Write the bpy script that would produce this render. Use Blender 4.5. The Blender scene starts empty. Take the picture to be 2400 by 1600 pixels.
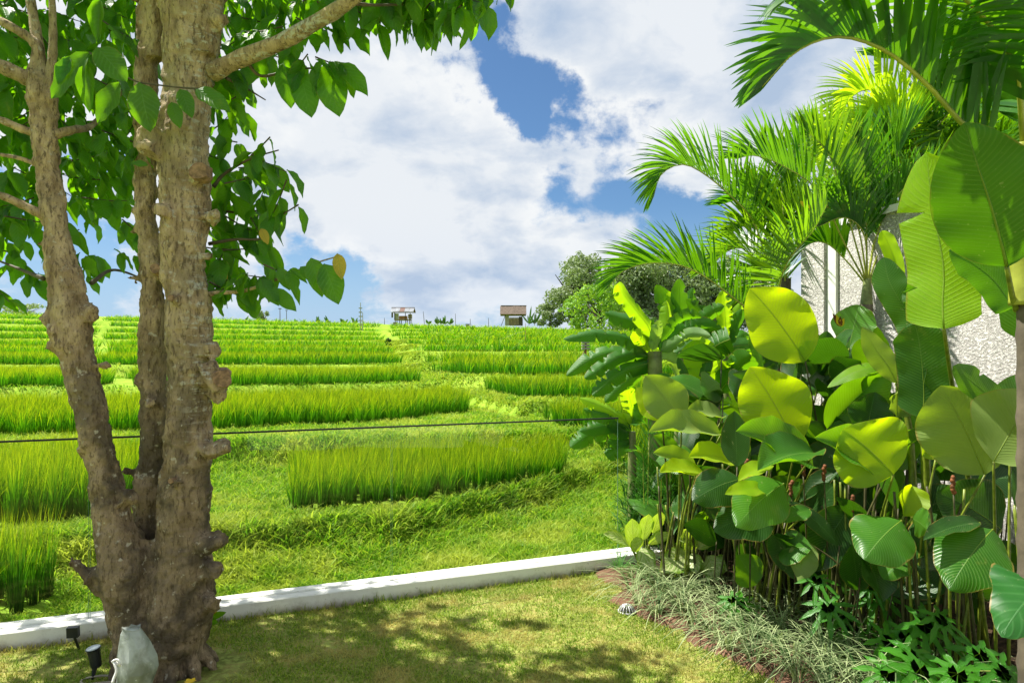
import bpy, math, random
import numpy as np
from mathutils import Vector, Matrix, noise as mnoise
R = math.radians
random.seed(11); rng = np.random.default_rng(7)
scn = bpy.context.scene; COL = scn.collection
# ------------------------------------------------------------ camera, sky, sun
F = 1568.0; CX = 1176.0; HV = 820.0; EYE = 1.6
cam_d = bpy.data.cameras.new('camera'); cam = bpy.data.objects.new('camera', cam_d); COL.objects.link(cam)
cam_d.sensor_width = 36; cam_d.lens = 24; cam_d.shift_y = (HV-784)/2352.0
cam_d.clip_start = .05; cam_d.clip_end = 3000
cam.location = (0, 0, EYE); cam.rotation_euler = (R(90), 0, 0); scn.camera = cam
SUN = Vector((-.50, .17, 1.0)).normalized()
sd = bpy.data.lights.new('sun', 'SUN'); sd.energy = 5.0; sd.angle = R(.53); sd.color = (1, .95, .86)
sun = bpy.data.objects.new('sun', sd); COL.objects.link(sun)
sun.rotation_euler = SUN.to_track_quat('Z', 'Y').to_euler(); sun.location = (-6, 4, 15)
vs = scn.view_settings; vs.view_transform = 'Standard'; vs.look = 'None'; vs.exposure = 1.10; vs.gamma = 1
vs.use_curve_mapping = False
scn.render.engine = 'CYCLES'
scn.cycles.max_bounces = 10; scn.cycles.transparent_max_bounces = 24
scn.cycles.transmission_bounces = 8; scn.cycles.diffuse_bounces = 4

def P(u, v, Y): return Vector(((u-CX)/F*Y, Y, EYE-(v-HV)/F*Y))
def G(u, v, z=0.0):                     # point on the plane at height z under a pixel
    Y = (EYE-z)*F/(v-HV); return Vector(((u-CX)/F*Y, Y, z))

class NT:
    def __init__(s, nt): s.nt = nt; s.L = nt.links
    def n(s, typ, ins=None, **kw):
        nd = s.nt.nodes.new(typ)
        for k, v in kw.items(): setattr(nd, k, v)
        for k, v in (ins or {}).items():
            if isinstance(v, bpy.types.NodeSocket): s.L.new(v, nd.inputs[k])
            else: nd.inputs[k].default_value = v
        return nd
    def m(s, op, a, b=0.0, c=None, clamp=False):
        ins = {0: a, 1: b}
        if c is not None: ins[2] = c
        return s.n('ShaderNodeMath', ins, operation=op, use_clamp=clamp).outputs[0]
    def vm(s, op, a, b=(0, 0, 0)):
        nd = s.n('ShaderNodeVectorMath', {0: a, 1: b}, operation=op); return nd
    def mix(s, f, a, b, bt='MIX'):
        nd = s.nt.nodes.new('ShaderNodeMix'); nd.data_type = 'RGBA'; nd.blend_type = bt; nd.clamp_factor = True
        for i, v in ((0, f), (6, a), (7, b)):
            if isinstance(v, bpy.types.NodeSocket): s.L.new(v, nd.inputs[i])
            else:
                nd.inputs[i].default_value = v if i == 0 else (tuple(v)+(1,))[:4]
        return nd.outputs[2]
    def mr(s, v, a, b, c=0.0, d=1.0, t='SMOOTHSTEP'):
        return s.n('ShaderNodeMapRange', {0: v, 1: a, 2: b, 3: c, 4: d}, interpolation_type=t).outputs[0]
    def noise(s, vec, scale, detail=4, rough=.5, dist=0.0):
        return s.n('ShaderNodeTexNoise', {'Vector': vec, 'Scale': scale, 'Detail': detail, 'Roughness': rough, 'Distortion': dist}).outputs[0]

w = bpy.data.worlds.new('World'); scn.world = w; w.use_nodes = True; w.node_tree.nodes.clear()
t = NT(w.node_tree)
sky = t.n('ShaderNodeTexSky', sky_type='NISHITA', sun_disc=False, sun_elevation=math.asin(SUN.z),
          sun_rotation=math.atan2(SUN.x, SUN.y), air_density=1.0, dust_density=.6, ozone_density=2.5)
tc = t.n('ShaderNodeTexCoord').outputs['Generated']
sp = t.n('ShaderNodeSeparateXYZ', {0: tc}); zz = t.m('MAXIMUM', sp.outputs[2], 0.0)
den = t.m('ADD', zz, .42)
pv = t.n('ShaderNodeCombineXYZ', {0: t.m('DIVIDE', sp.outputs[0], den), 1: t.m('DIVIDE', sp.outputs[1], den), 2: t.m('MULTIPLY', zz, .9)}).outputs[0]
warp = t.n('ShaderNodeTexNoise', {'Vector': pv, 'Scale': 5.0, 'Detail': 4.0})
pw = t.vm('ADD', pv, t.vm('SCALE', t.vm('SUBTRACT', warp.outputs[1], (.5, .5, .5)).outputs[0]).outputs[0])
pw.inputs[1].links[0].from_node.inputs['Scale'].default_value = .10
pw = pw.outputs[0]
def cloudn(vec): return t.noise(vec, 2.6, 12, .57, .15)
n1 = cloudn(pw)
n2 = cloudn(t.vm('ADD', pw, (.035, -.05, .06)).outputs[0])
big = t.noise(pv, 1.1, 3, .5)
field = t.m('ADD', n1, t.m('MULTIPLY', t.m('SUBTRACT', big, .5), .35))
HOLES = [(1225, 200, 100, .24), (1130, 140, 80, .20), (1315, 250, 85, .20), (1200, 275, 70, .20), (1090, 320, 40, .16), (1485, 215, 60, .18), (1400, 300, 80, .16), (1500, 290, 90, .18), (1100, 90, 70, .14), (960, 150, 60, .10), (1300, 340, 60, .12),
         (1840, 205, 90, .26), (700, 262, 42, .16), (640, 290, 40, .12), (1380, 490, 80, .14), (1500, 520, 110, .22), (1420, 400, 50, .12), (1600, 540, 90, .16),
         (760, 660, 110, .20), (860, 690, 90, .14), (690, 560, 60, .16), (880, 95, 40, .12),  (60, 620, 150, .2), (200, 560, 120, .18), (1300, 450, 60, .1), (230, 330, 90, .2), (900, 560, 0, 0),
         (870, 400, 260, -.22), (750, 450, 160, -.14), (1060, 480, 200, -.2), (1450, 60, 200, -.2), (1380, 400, 70, -.12), (1500, 380, 90, -.14), (700, 180, 140, -.14), (1020, 60, 110, -.1), (1700, 80, 260, -.2), (300, 300, 300, -.12), (1300, 600, 160, -.12), (1620, 460, 80, -.08), (870, 330, 170, -.16), (940, 230, 90, -.12), (1080, 420, 200, -.14), (1330, 110, 120, -.12), (1560, 90, 200, -.14), (1000, 560, 150, -.10), (1340, 510, 70, -.1), (1180, 600, 100, -.1), (1700, 330, 120, -.12)]
acc = t.m('ADD', field, t.m('MULTIPLY', t.m('SUBTRACT', t.noise(pw, 11.0, 8, .62), .5), .44))
twp = t.n('ShaderNodeTexNoise', {'Vector': tc, 'Scale': 6.5, 'Detail': 8.0, 'Roughness': .62})
tws = t.vm('SCALE', t.vm('SUBTRACT', twp.outputs[1], (.5, .5, .5)).outputs[0]); tws.inputs['Scale'].default_value = .22
tcw = t.vm('ADD', tc, tws.outputs[0]).outputs[0]
for hu, hv, hr, ha in HOLES:
    if hr == 0: continue
    d = Vector((hu-CX, F, HV-hv)).normalized()
    dd = t.vm('DISTANCE', tcw, tuple(d)).outputs['Value']
    g = t.mr(dd, hr*1.42/F, 0.0, 0.0, ha*1.12 if ha > 0 else ha)
    acc = t.m('SUBTRACT', acc, g)
mask = t.mr(acc, .315, .54)
thick = t.mr(acc, .45, .75)
relief = t.m('MULTIPLY', t.m('SUBTRACT', n2, n1), 3.2)
lowd = t.noise(pv, 3.4, 6, .5)
shade = t.m('ADD', t.m('ADD', .98, relief), t.m('MULTIPLY', t.m('SUBTRACT', .47, lowd), 2.5), clamp=True)
shade = t.m('SUBTRACT', shade, t.m('MULTIPLY', thick, .22), clamp=True)
ccol = t.mix(shade, (.46, .58, .76), (.97, .99, 1.0))
hz = t.mr(sp.outputs[2], .0, .22, 1.0, 0.0)
ccol = t.mix(t.m('MULTIPLY', hz, .35), ccol, (.56, .70, .92))
skc = t.mix(1.0, sky.outputs[0], (.74, .98, 1.15), 'MULTIPLY')
skc = t.mix(t.m('MULTIPLY', hz, .8), skc, (4.4, 6.0, 8.4))
b1 = t.n('ShaderNodeBackground', {0: skc, 1: .050}); b2 = t.n('ShaderNodeBackground', {0: ccol, 1: .452})
mask = t.m('MULTIPLY', mask, t.mr(sp.outputs[2], -.02, .10, .55, 1.0))
ms = t.n('ShaderNodeMixShader', {0: mask, 1: b1.outputs[0], 2: b2.outputs[0]})
t.n('ShaderNodeOutputWorld', {0: ms.outputs[0]})

# ------------------------------------------------------------ materials
def mat(name):
    m = bpy.data.materials.new(name); m.use_nodes = True; m.node_tree.nodes.clear(); return m, NT(m.node_tree)
def out(t, sh): t.n('ShaderNodeOutputMaterial', {0: sh})
def simple(name, col, rough=.7, metal=0.0, nscale=8, var=.25, bump=.15, col2=None):
    m, t = mat(name); oc = t.n('ShaderNodeTexCoord').outputs['Object']
    n = t.noise(oc, nscale, 6, .6); f = t.mr(n, .3, .7)
    c2 = col2 or tuple(c*(1-var) for c in col)
    c = t.mix(f, c2, col)
    bp = t.n('ShaderNodeBump', {'Strength': bump, 'Distance': .01, 'Height': n}).outputs[0]
    b = t.n('ShaderNodeBsdfPrincipled', {'Base Color': c, 'Roughness': rough, 'Metallic': metal, 'Normal': bp})
    out(t, b.outputs[0]); return m
def leafmat(name, ca, cb, tr, mixf=.45, rough=.38, vein=0, veincol=None, varsc=2.0, vk=1.6, backc=None, spec=.42, rib=.02, blotch=None):
    m, t = mat(name)
    uv = t.n('ShaderNodeUVMap').outputs[0]; s = t.n('ShaderNodeSeparateXYZ', {0: uv})
    a = t.m('ABSOLUTE', t.m('SUBTRACT', s.outputs[0], .5)); v = s.outputs[1]
    oi = t.n('ShaderNodeObjectInfo').outputs['Random']
    pos = t.n('ShaderNodeNewGeometry').outputs['Position']
    att = t.n('ShaderNodeAttribute', attribute_name='rnd').outputs['Fac']
    r = t.m('FRACT', t.m('ADD', oi, att))
    n = t.noise(pos, 9*varsc, 3, .6)
    f = t.m('ADD', t.m('MULTIPLY', r, .6), t.m('MULTIPLY', t.mr(n, .3, .7), .4), clamp=True)
    c = t.mix(f, ca, cb); nrm = None
    if vein:
        ph = t.m('MULTIPLY', t.m('SUBTRACT', v, t.m('MULTIPLY', a, vk*.5)), vein*6.2832)
        wv = t.m('MULTIPLY', t.m('ADD', t.m('SINE', ph), 1.0), .5)
        wv = t.m('POWER', wv, 4.0)
        ribm = t.mr(a, rib, rib*.4)
        c = t.mix(t.m('MULTIPLY', wv, .42), c, veincol or tuple(x*1.7 for x in cb))
        c = t.mix(t.m('MULTIPLY', ribm, .75), c, veincol or tuple(x*2.0 for x in cb))
        h = t.m('ADD', wv, t.m('MULTIPLY', ribm, 2.0))
        nrm = t.n('ShaderNodeBump', {'Strength': .35, 'Distance': .003, 'Height': h}).outputs[0]
    if blotch:
        bn = t.noise(t.n('ShaderNodeCombineXYZ', {0: t.m('MULTIPLY', a, 5.0), 1: t.m('MULTIPLY', t.m('SUBTRACT', v, a), 16.0), 2: t.m('MULTIPLY', r, 9.0)}).outputs[0], 1.0, 5, .7)
        c = t.mix(t.m('MULTIPLY', t.mr(bn, .42, .56), t.mr(a, .46, .3)), c, blotch)
    sn = t.noise(pos, 60*varsc, 2, .5)
    c = t.mix(t.m('MULTIPLY', t.mr(sn, .68, .76), .5), c, (.35, .36, .16))
    en = t.noise(pos, 14*varsc, 4, .65)
    c = t.mix(t.m('MULTIPLY', t.mr(t.m('ADD', a, t.m('MULTIPLY', en, .12)), .535, .565), .8 if vein else 0.0), c, (.30, .19, .05))
    bl_ = t.noise(pos, 5*varsc, 5, .7)
    c = t.mix(t.mr(bl_, .60, .74, 0, .45), c, (.30, .30, .05))
    if backc:
        gb = t.n('ShaderNodeNewGeometry').outputs['Backfacing']; c = t.mix(gb, c, t.mix(.3, backc, c))
    trc = t.mix(.45, tr, t.mix(1.0, tr, t.mix(f, (.6, .75, .6), (1.25, 1.1, 1.0)), 'MULTIPLY'))
    if vein: trc = t.mix(t.m('MULTIPLY', t.m('MAXIMUM', t.m('MULTIPLY', wv, .4), ribm), .7), trc, tuple(x*.6 for x in tr))
    ins = {'Base Color': c, 'Roughness': rough, 'Specular IOR Level': spec}
    if nrm: ins['Normal'] = nrm
    b = t.n('ShaderNodeBsdfPrincipled', ins)
    tl = t.n('ShaderNodeBsdfTranslucent', {0: trc})
    out(t, t.n('ShaderNodeMixShader', {0: mixf, 1: b.outputs[0], 2: tl.outputs[0]}).outputs[0])
    return m
def bladem(name, c1, c2, tip, trc, mixf=.45, patch=None, psc=.8, base=None):
    m, t = mat(name)
    r = t.n('ShaderNodeAttribute', attribute_name='rnd').outputs['Fac']
    h = t.n('ShaderNodeAttribute', attribute_name='hgt').outputs['Fac']
    pos = t.n('ShaderNodeNewGeometry').outputs['Position']
    c = t.mix(r, c1, c2)
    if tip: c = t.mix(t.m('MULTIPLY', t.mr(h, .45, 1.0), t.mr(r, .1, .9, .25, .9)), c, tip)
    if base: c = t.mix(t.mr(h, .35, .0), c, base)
    if patch:
        n = t.noise(pos, psc, 5, .65); c = t.mix(t.mr(n, .46, .62, 0, .8), c, patch)
    b = t.n('ShaderNodeBsdfPrincipled', {'Base Color': c, 'Roughness': .6, 'Specular IOR Level': .2})
    tl = t.n('ShaderNodeBsdfTranslucent', {0: t.mix(1.0, c, trc, 'MULTIPLY')})
    out(t, t.n('ShaderNodeMixShader', {0: mixf, 1: b.outputs[0], 2: tl.outputs[0]}).outputs[0]); return m
M = {}
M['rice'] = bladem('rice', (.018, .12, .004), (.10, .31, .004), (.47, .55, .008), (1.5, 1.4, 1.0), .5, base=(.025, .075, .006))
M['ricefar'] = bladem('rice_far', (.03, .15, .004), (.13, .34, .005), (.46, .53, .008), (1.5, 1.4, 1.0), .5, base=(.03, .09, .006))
M['weed'] = bladem('weed', (.06, .20, .008), (.20, .38, .015), (.42, .48, .05), (1.5, 1.45, 1.0), .45, patch=(.36, .42, .06), psc=1.3)
M['pathg'] = bladem('path_grass', (.16, .30, .012), (.30, .42, .03), (.46, .50, .06), (1.4, 1.3, 1.0), .45)
M['lawn'] = bladem('lawn_blades', (.08, .20, .010), (.27, .38, .03), (.52, .52, .13), (1.4, 1.3, 1.0), .35, patch=(.46, .38, .13), psc=2.4)
M['lily'] = bladem('lilyturf', (.02, .075, .012), (.36, .44, .20), (.42, .48, .26), (1.3, 1.3, 1.0), .25)
M['lilyg'] = bladem('green_strap', (.04, .14, .02), (.10, .26, .04), None, (1.3, 1.4, .8), .3)
M['fern'] = bladem('dark_bladed', (.025, .09, .015), (.07, .20, .02), (.14, .30, .03), (1.3, 1.4, .8), .35)
M['treeleaf'] = leafmat('tree_leaf', (.012, .07, .008), (.035, .13, .010), (.26, .62, .004), .50, .42, 9, (.16, .34, .06), 2, 1.1)
M['leafyel'] = leafmat('yellowing_leaf', (.42, .38, .04), (.50, .30, .03), (.75, .5, .03), .4, .5, 9, (.2, .3, .05), 2, 1.1)
M['cal_y'] = leafmat('calathea_backlit', (.20, .38, .008), (.34, .50, .012), (.66, .86, .003), .60, .45, 26, (.42, .52, .10), .8, 1.0, rib=.010)  # lighter leaf copy, backlit glow put into the colour
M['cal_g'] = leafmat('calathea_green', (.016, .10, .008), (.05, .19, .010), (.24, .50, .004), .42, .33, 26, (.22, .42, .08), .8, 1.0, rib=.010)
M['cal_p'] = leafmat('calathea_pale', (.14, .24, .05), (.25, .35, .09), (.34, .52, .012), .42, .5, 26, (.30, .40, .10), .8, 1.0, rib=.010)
M['cal_d'] = leafmat('calathea_shaded', (.006, .035, .005), (.020, .08, .009), (.10, .30, .005), .25, .35, 26, (.10, .22, .05), .8, 1.0, rib=.010)  # darker leaf copy, the deep shade of the bed put into its colour
M['ban_y'] = leafmat('banana_sunlit', (.14, .36, .01), (.26, .46, .02), (.55, .88, .005), .55, .42, 34, (.32, .48, .08), .8, .5, rib=.016)  # lighter leaf copy with sunlight painted into its green
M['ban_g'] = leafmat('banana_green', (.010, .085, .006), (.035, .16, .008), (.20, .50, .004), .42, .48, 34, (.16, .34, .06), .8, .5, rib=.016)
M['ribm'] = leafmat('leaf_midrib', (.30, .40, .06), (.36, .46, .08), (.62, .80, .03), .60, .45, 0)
M['ban_d'] = leafmat('banana_shaded', (.010, .07, .005), (.03, .13, .007), (.13, .36, .003), .40, .45, 34, (.14, .28, .04), .8, .5, rib=.016)  # darker leaf copy, shadow on the leaf put into the colour
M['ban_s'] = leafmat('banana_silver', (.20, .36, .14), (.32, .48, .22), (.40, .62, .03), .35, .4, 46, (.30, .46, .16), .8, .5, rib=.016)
M['palm_g'] = leafmat('palm_green', (.012, .085, .005), (.045, .18, .006), (.19, .47, .004), .42, .33, 0, varsc=1)
M['palm_y'] = leafmat('palm_yellow', (.16, .34, .012), (.30, .44, .02), (.58, .82, .012), .48, .40, 0, varsc=1)
M['palm_m'] = leafmat('palm_lime', (.022, .11, .005), (.09, .21, .007), (.26, .52, .004), .45, .36, 0, varsc=1)
M['palm_d'] = leafmat('palm_dark', (.012, .08, .006), (.04, .15, .008), (.16, .48, .005), .40, .35, 0, varsc=1)
M['palm_r'] = leafmat('palm_sunburnt', (.14, .19, .02), (.28, .26, .04), (.45, .50, .02), .42, .4, 0, varsc=1)
M['dief'] = leafmat('dumb_cane', (.10, .26, .02), (.22, .40, .04), (.50, .70, .03), .4, .35, 8, (.5, .6, .22), 1, 1.2, rib=.03, blotch=(.66, .70, .36))
M['lobed'] = leafmat('lobed_leaf', (.020, .14, .010), (.06, .25, .014), (.24, .60, .006), .4, .33, 12, (.14, .36, .06), 1, 1.2)
M['colo'] = leafmat('elephant_ear', (.012, .09, .015), (.025, .14, .02), (.10, .40, .01), .35, .45, 7, (.06, .20, .05), 1, 1.2)
M['far1'] = leafmat('grey_green_foliage', (.14, .20, .09), (.28, .36, .17), (.24, .34, .08), .3, .55, 0, varsc=.02)
M['far2'] = leafmat('fresh_green_foliage', (.10, .25, .02), (.22, .42, .04), (.38, .60, .03), .35, .55, 0, varsc=.02)
M['far3'] = leafmat('dark_green_foliage', (.03, .08, .02), (.08, .15, .035), (.10, .25, .02), .3, .6, 0, varsc=.02)
M['stemy'] = simple('yellow_green_stem', (.20, .26, .02), .45, 0, 30, .5)
M['stemd'] = simple('dark_stem', (.08, .075, .02), .55, 0, 25, .6)
M['rach'] = simple('frond_rachis', (.36, .40, .05), .4, 0, 12, .35)
M['pseudo'] = simple('banana_stem', (.22, .26, .08), .5, 0, 12, .6)
M['twig'] = simple('twig', (.11, .09, .05), .7, 0, 30, .5)
M['brown'] = simple('dry_flower', (.22, .07, .02), .8, 0, 30, .6)
M['white'] = simple('white_paint', (.80, .80, .77), .55, 0, 5, .14, .2)
M['wood'] = simple('weathered_board', (.30, .22, .15), .85, 0, 4, .5)
M['woodr'] = simple('reddish_board', (.30, .13, .07), .85, 0, 4, .4)
M['woodd'] = simple('dark_post', (.09, .07, .05), .85, 0, 6, .5)
M['pale'] = simple('pale_board', (.34, .32, .27), .8, 0, 4, .3)
M['tin'] = simple('roof_tin', (.28, .30, .33), .42, .5, 2, .4)
M['rust'] = simple('rusty_tin', (.15, .075, .055), .7, .2, 3, .4)
M['thatch'] = simple('thatch', (.16, .12, .09), .95, 0, 6, .5, .8)
def kerbmat():
    m, t = mat('stained_white_paint'); pos = t.n('ShaderNodeNewGeometry').outputs['Position']; z = t.n('ShaderNodeSeparateXYZ', {0: pos}).outputs[2]
    n = t.noise(pos, 7, 8, .7); n2 = t.noise(pos, 45, 5, .65)
    c = t.mix(t.mr(n, .5, .72, 0, .5), (.78, .77, .73), (.52, .50, .43))
    c = t.mix(t.m('MULTIPLY', t.mr(t.m('ADD', z, t.m('MULTIPLY', n, -.10)), .02, -.06), .9), c, (.20, .16, .09))
    c = t.mix(t.mr(n2, .64, .70, 0, .6), c, (.30, .29, .24))
    bp = t.n('ShaderNodeBump', {'Strength': .4, 'Distance': .006, 'Height': t.m('ADD', n, n2)}).outputs[0]
    out(t, t.n('ShaderNodeBsdfPrincipled', {'Base Color': c, 'Roughness': .7, 'Normal': bp}).outputs[0]); return m
M['kerb'] = kerbmat()
M['black'] = simple('black_plastic', (.018, .022, .024), .4, 0, 20, .3)
M['blackrail'] = simple('black_rail', (.008, .008, .008), .6, 0, 20, .2)
M['lens'] = simple('lamp_lens', (.35, .42, .45), .2, 0, 20, .2)
M['cable'] = simple('pale_cable', (.30, .27, .20), .6, 0, 20, .3)
M['alu'] = simple('drain_metal', (.62, .62, .64), .4, .4, 20, .3)
M['void'] = simple('drain_shade', (.03, .025, .02), .9, 0, 20, .3)
M['yel'] = simple('yellow_petal', (.80, .55, .02), .6, 0, 20, .2)
M['redflower'] = simple('red_bract', (.65, .08, .02), .5, 0, 20, .3)
def soilmat(name, a, b, sc, bump=.6, c3=None):
    m, t = mat(name); pos = t.n('ShaderNodeNewGeometry').outputs['Position']
    n = t.noise(pos, sc, 8, .68); n2 = t.noise(pos, sc*9, 5, .6)
    c = t.mix(t.mr(n, .35, .65), a, b)
    if c3: c = t.mix(t.mr(n2, .45, .62, 0, .8), c, c3)
    bp = t.n('ShaderNodeBump', {'Strength': bump, 'Distance': .03, 'Height': t.m('ADD', n, t.m('MULTIPLY', n2, .5))}).outputs[0]
    out(t, t.n('ShaderNodeBsdfPrincipled', {'Base Color': c, 'Roughness': .95, 'Specular IOR Level': .1, 'Normal': bp}).outputs[0]); return m
M['lawnsoil'] = soilmat('lawn_thatch', (.12, .15, .03), (.32, .28, .09), 3.0, .8, (.26, .32, .07))
M['redsoil'] = soilmat('red_soil', (.26, .11, .06), (.36, .17, .10), 4.0, .8, (.16, .07, .045))
M['fieldg'] = soilmat('field_ground', (.13, .25, .012), (.27, .37, .04), 1.2, .9, (.20, .34, .03))
def bedmat():
    m, t = mat('bed_soil'); pos = t.n('ShaderNodeNewGeometry').outputs['Position']; s_ = t.n('ShaderNodeSeparateXYZ', {0: pos})
    n = t.noise(pos, 5, 8, .68); n2 = t.noise(pos, 34, 5, .6)
    red = t.mix(t.mr(n, .35, .65), (.11, .060, .038), (.19, .105, .068)); shade_soil = t.mix(t.mr(n2, .4, .65), (.022, .015, .010), (.07, .045, .025))
    d = t.m('ADD', t.m('ADD', s_.outputs[0], t.m('MULTIPLY', s_.outputs[1], .42)), t.m('MULTIPLY', n, .5))
    c = t.mix(t.mr(d, 3.12, 3.36), red, shade_soil)  # soil coloured near black towards the back for the bed's deep shade
    bp = t.n('ShaderNodeBump', {'Strength': .9, 'Distance': .03, 'Height': t.m('ADD', n, t.m('MULTIPLY', n2, .5))}).outputs[0]
    out(t, t.n('ShaderNodeBsdfPrincipled', {'Base Color': c, 'Roughness': .95, 'Specular IOR Level': .1, 'Normal': bp}).outputs[0]); return m
M['redsoil'] = bedmat()
def stuccomat():
    m, t = mat('rough_stucco'); oc = t.n('ShaderNodeTexCoord').outputs['Object']
    st = t.n('ShaderNodeMapping', {0: oc, 3: (1, 1, 1.5)}).outputs[0]
    n = t.noise(st, 42, 6, .65, .4); big = t.noise(oc, 1.6, 4, .6)
    c = t.mix(t.mr(n, .32, .6), (.64, .60, .56), (.86, .83, .79)); c = t.mix(t.mr(big, .45, .7, 0, .35), c, (.44, .42, .37))
    bp = t.n('ShaderNodeBump', {'Strength': .9, 'Distance': .022, 'Height': t.mr(n, .35, .6)}).outputs[0]
    out(t, t.n('ShaderNodeBsdfPrincipled', {'Base Color': c, 'Roughness': .9, 'Normal': bp}).outputs[0]); return m
M['stucco'] = stuccomat()
def barkmat():
    m, t = mat('bark'); oc = t.n('ShaderNodeNewGeometry').outputs['Position']
    z = t.n('ShaderNodeSeparateXYZ', {0: oc}).outputs[2]
    st = t.n('ShaderNodeMapping', {0: oc, 3: (1, 1, .35)}).outputs[0]
    n1 = t.noise(st, 14, 8, .65, .3); n2 = t.noise(oc, 3.2, 5, .6); n3 = t.noise(oc, 38, 4, .6)
    sp2 = t.noise(oc, 26, 3, .5)
    ring = t.noise(t.n('ShaderNodeMapping', {0: oc, 3: (1.2, 1.2, 14)}).outputs[0], 2.2, 5, .7)
    c = t.mix(t.mr(n1, .3, .7), (.24, .165, .095), (.66, .50, .31))
    c = t.mix(t.mr(n2, .40, .70, 0, .55), c, (.36, .31, .18))
    low = t.mr(z, 2.2, .5)                                   # older, darker bark low on the stem
    c = t.mix(t.m('MULTIPLY', low, .60), c, (.15, .115, .075))
    stain = t.m('MULTIPLY', t.mr(n2, .46, .58), t.mr(z, 2.0, .9))
    c = t.mix(t.m('MULTIPLY', stain, .7), c, (.045, .038, .033))
    c = t.mix(t.m('MULTIPLY', t.mr(sp2, .63, .70), .75), c, (.56, .52, .42))
    side = t.mr(t.n('ShaderNodeSeparateXYZ', {0: oc}).outputs[0], -1.68, -1.55)
    c = t.mix(t.m('MULTIPLY', t.m('MULTIPLY', t.m('MULTIPLY', t.mr(ring, .52, .58), t.mr(n3, .42, .55)), side), t.mr(z, .9, 1.6, 0, .75)), c, (.60, .60, .54))
    fine = t.noise(t.n('ShaderNodeMapping', {0: oc, 3: (1, 1, .3)}).outputs[0], 62, 6, .7)
    c = t.mix(t.mr(fine, .50, .63, 0, .72), c, (.075, .052, .032))
    n1 = t.m('ADD', n1, t.m('MULTIPLY', fine, .45))
    h = t.m('ADD', t.m('ADD', n1, t.m('MULTIPLY', n3, .35)), t.m('MULTIPLY', ring, .35))
    bp = t.n('ShaderNodeBump', {'Strength': 1.0, 'Distance': .03, 'Height': h}).outputs[0]
    out(t, t.n('ShaderNodeBsdfPrincipled', {'Base Color': c, 'Roughness': .85, 'Specular IOR Level': .2, 'Normal': bp}).outputs[0]); return m
M['bark'] = barkmat()
M['cutwood'] = simple('cut_scar', (.34, .21, .12), .9, 0, 40, .6, .8)
M['palmbark'] = simple('palm_trunk', (.15, .12, .08), .8, 0, 6, .5, .6)
def glassm():
    m, t = mat('clear_glass')
    fr = t.n('ShaderNodeFresnel', {0: 1.45}).outputs[0]
    tr = t.n('ShaderNodeBsdfTransparent', {0: (.965, .985, .97, 1)}); gl = t.n('ShaderNodeBsdfGlossy', {0: (1, 1, 1, 1), 1: .0})
    out(t, t.n('ShaderNodeMixShader', {0: t.m('MULTIPLY', fr, .62), 1: tr.outputs[0], 2: gl.outputs[0]}).outputs[0]); return m
M['glass'] = glassm()

# ------------------------------------------------------------ helpers
def tag(o, label=None, cat=None, group=None, kind=None):
    if label: o['label'] = label
    if cat: o['category'] = cat
    if group: o['group'] = group
    if kind: o['kind'] = kind
    return o
def build(name, V, Fc, m, parent=None, uv=None, attrs=None, smooth=True, origin=None):
    V = np.asarray(V, dtype=np.float64).reshape(-1, 3)
    if origin is not None: V = V - np.array(origin)
    me = bpy.data.meshes.new(name)
    if isinstance(Fc, np.ndarray):
        k = Fc.shape[1]; nF = len(Fc)
        me.vertices.add(len(V)); me.vertices.foreach_set('co', V.astype(np.float32).ravel())
        me.loops.add(nF*k); me.loops.foreach_set('vertex_index', Fc.astype(np.int32).ravel())
        me.polygons.add(nF); me.polygons.foreach_set('loop_start', np.arange(0, nF*k, k, dtype=np.int32))
        me.polygons.foreach_set('loop_total', np.full(nF, k, dtype=np.int32))
        me.update(calc_edges=True)
    else:
        me.from_pydata([tuple(p) for p in V], [], [tuple(f) for f in Fc]); me.update()
    if smooth: me.polygons.foreach_set('use_smooth', np.ones(len(me.polygons), dtype=bool))
    if uv is not None:
        ul = me.uv_layers.new(name='UVMap'); li = np.empty(len(me.loops), dtype=np.int32); me.loops.foreach_get('vertex_index', li)
        ul.data.foreach_set('uv', np.asarray(uv, dtype=np.float32)[li].ravel())
    for k, a in (attrs or {}).items():
        at = me.attributes.new(k, 'FLOAT', 'POINT'); at.data.foreach_set('value', np.asarray(a, dtype=np.float32))
    if m: me.materials.append(m)
    o = bpy.data.objects.new(name, me); COL.objects.link(o)
    if parent: o.parent = parent
    return o
def empty(name, loc, label, cat, group=None):
    o = bpy.data.objects.new(name, None); o.empty_display_size = .1; COL.objects.link(o); o.location = loc
    return tag(o, label, cat, group)
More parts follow.
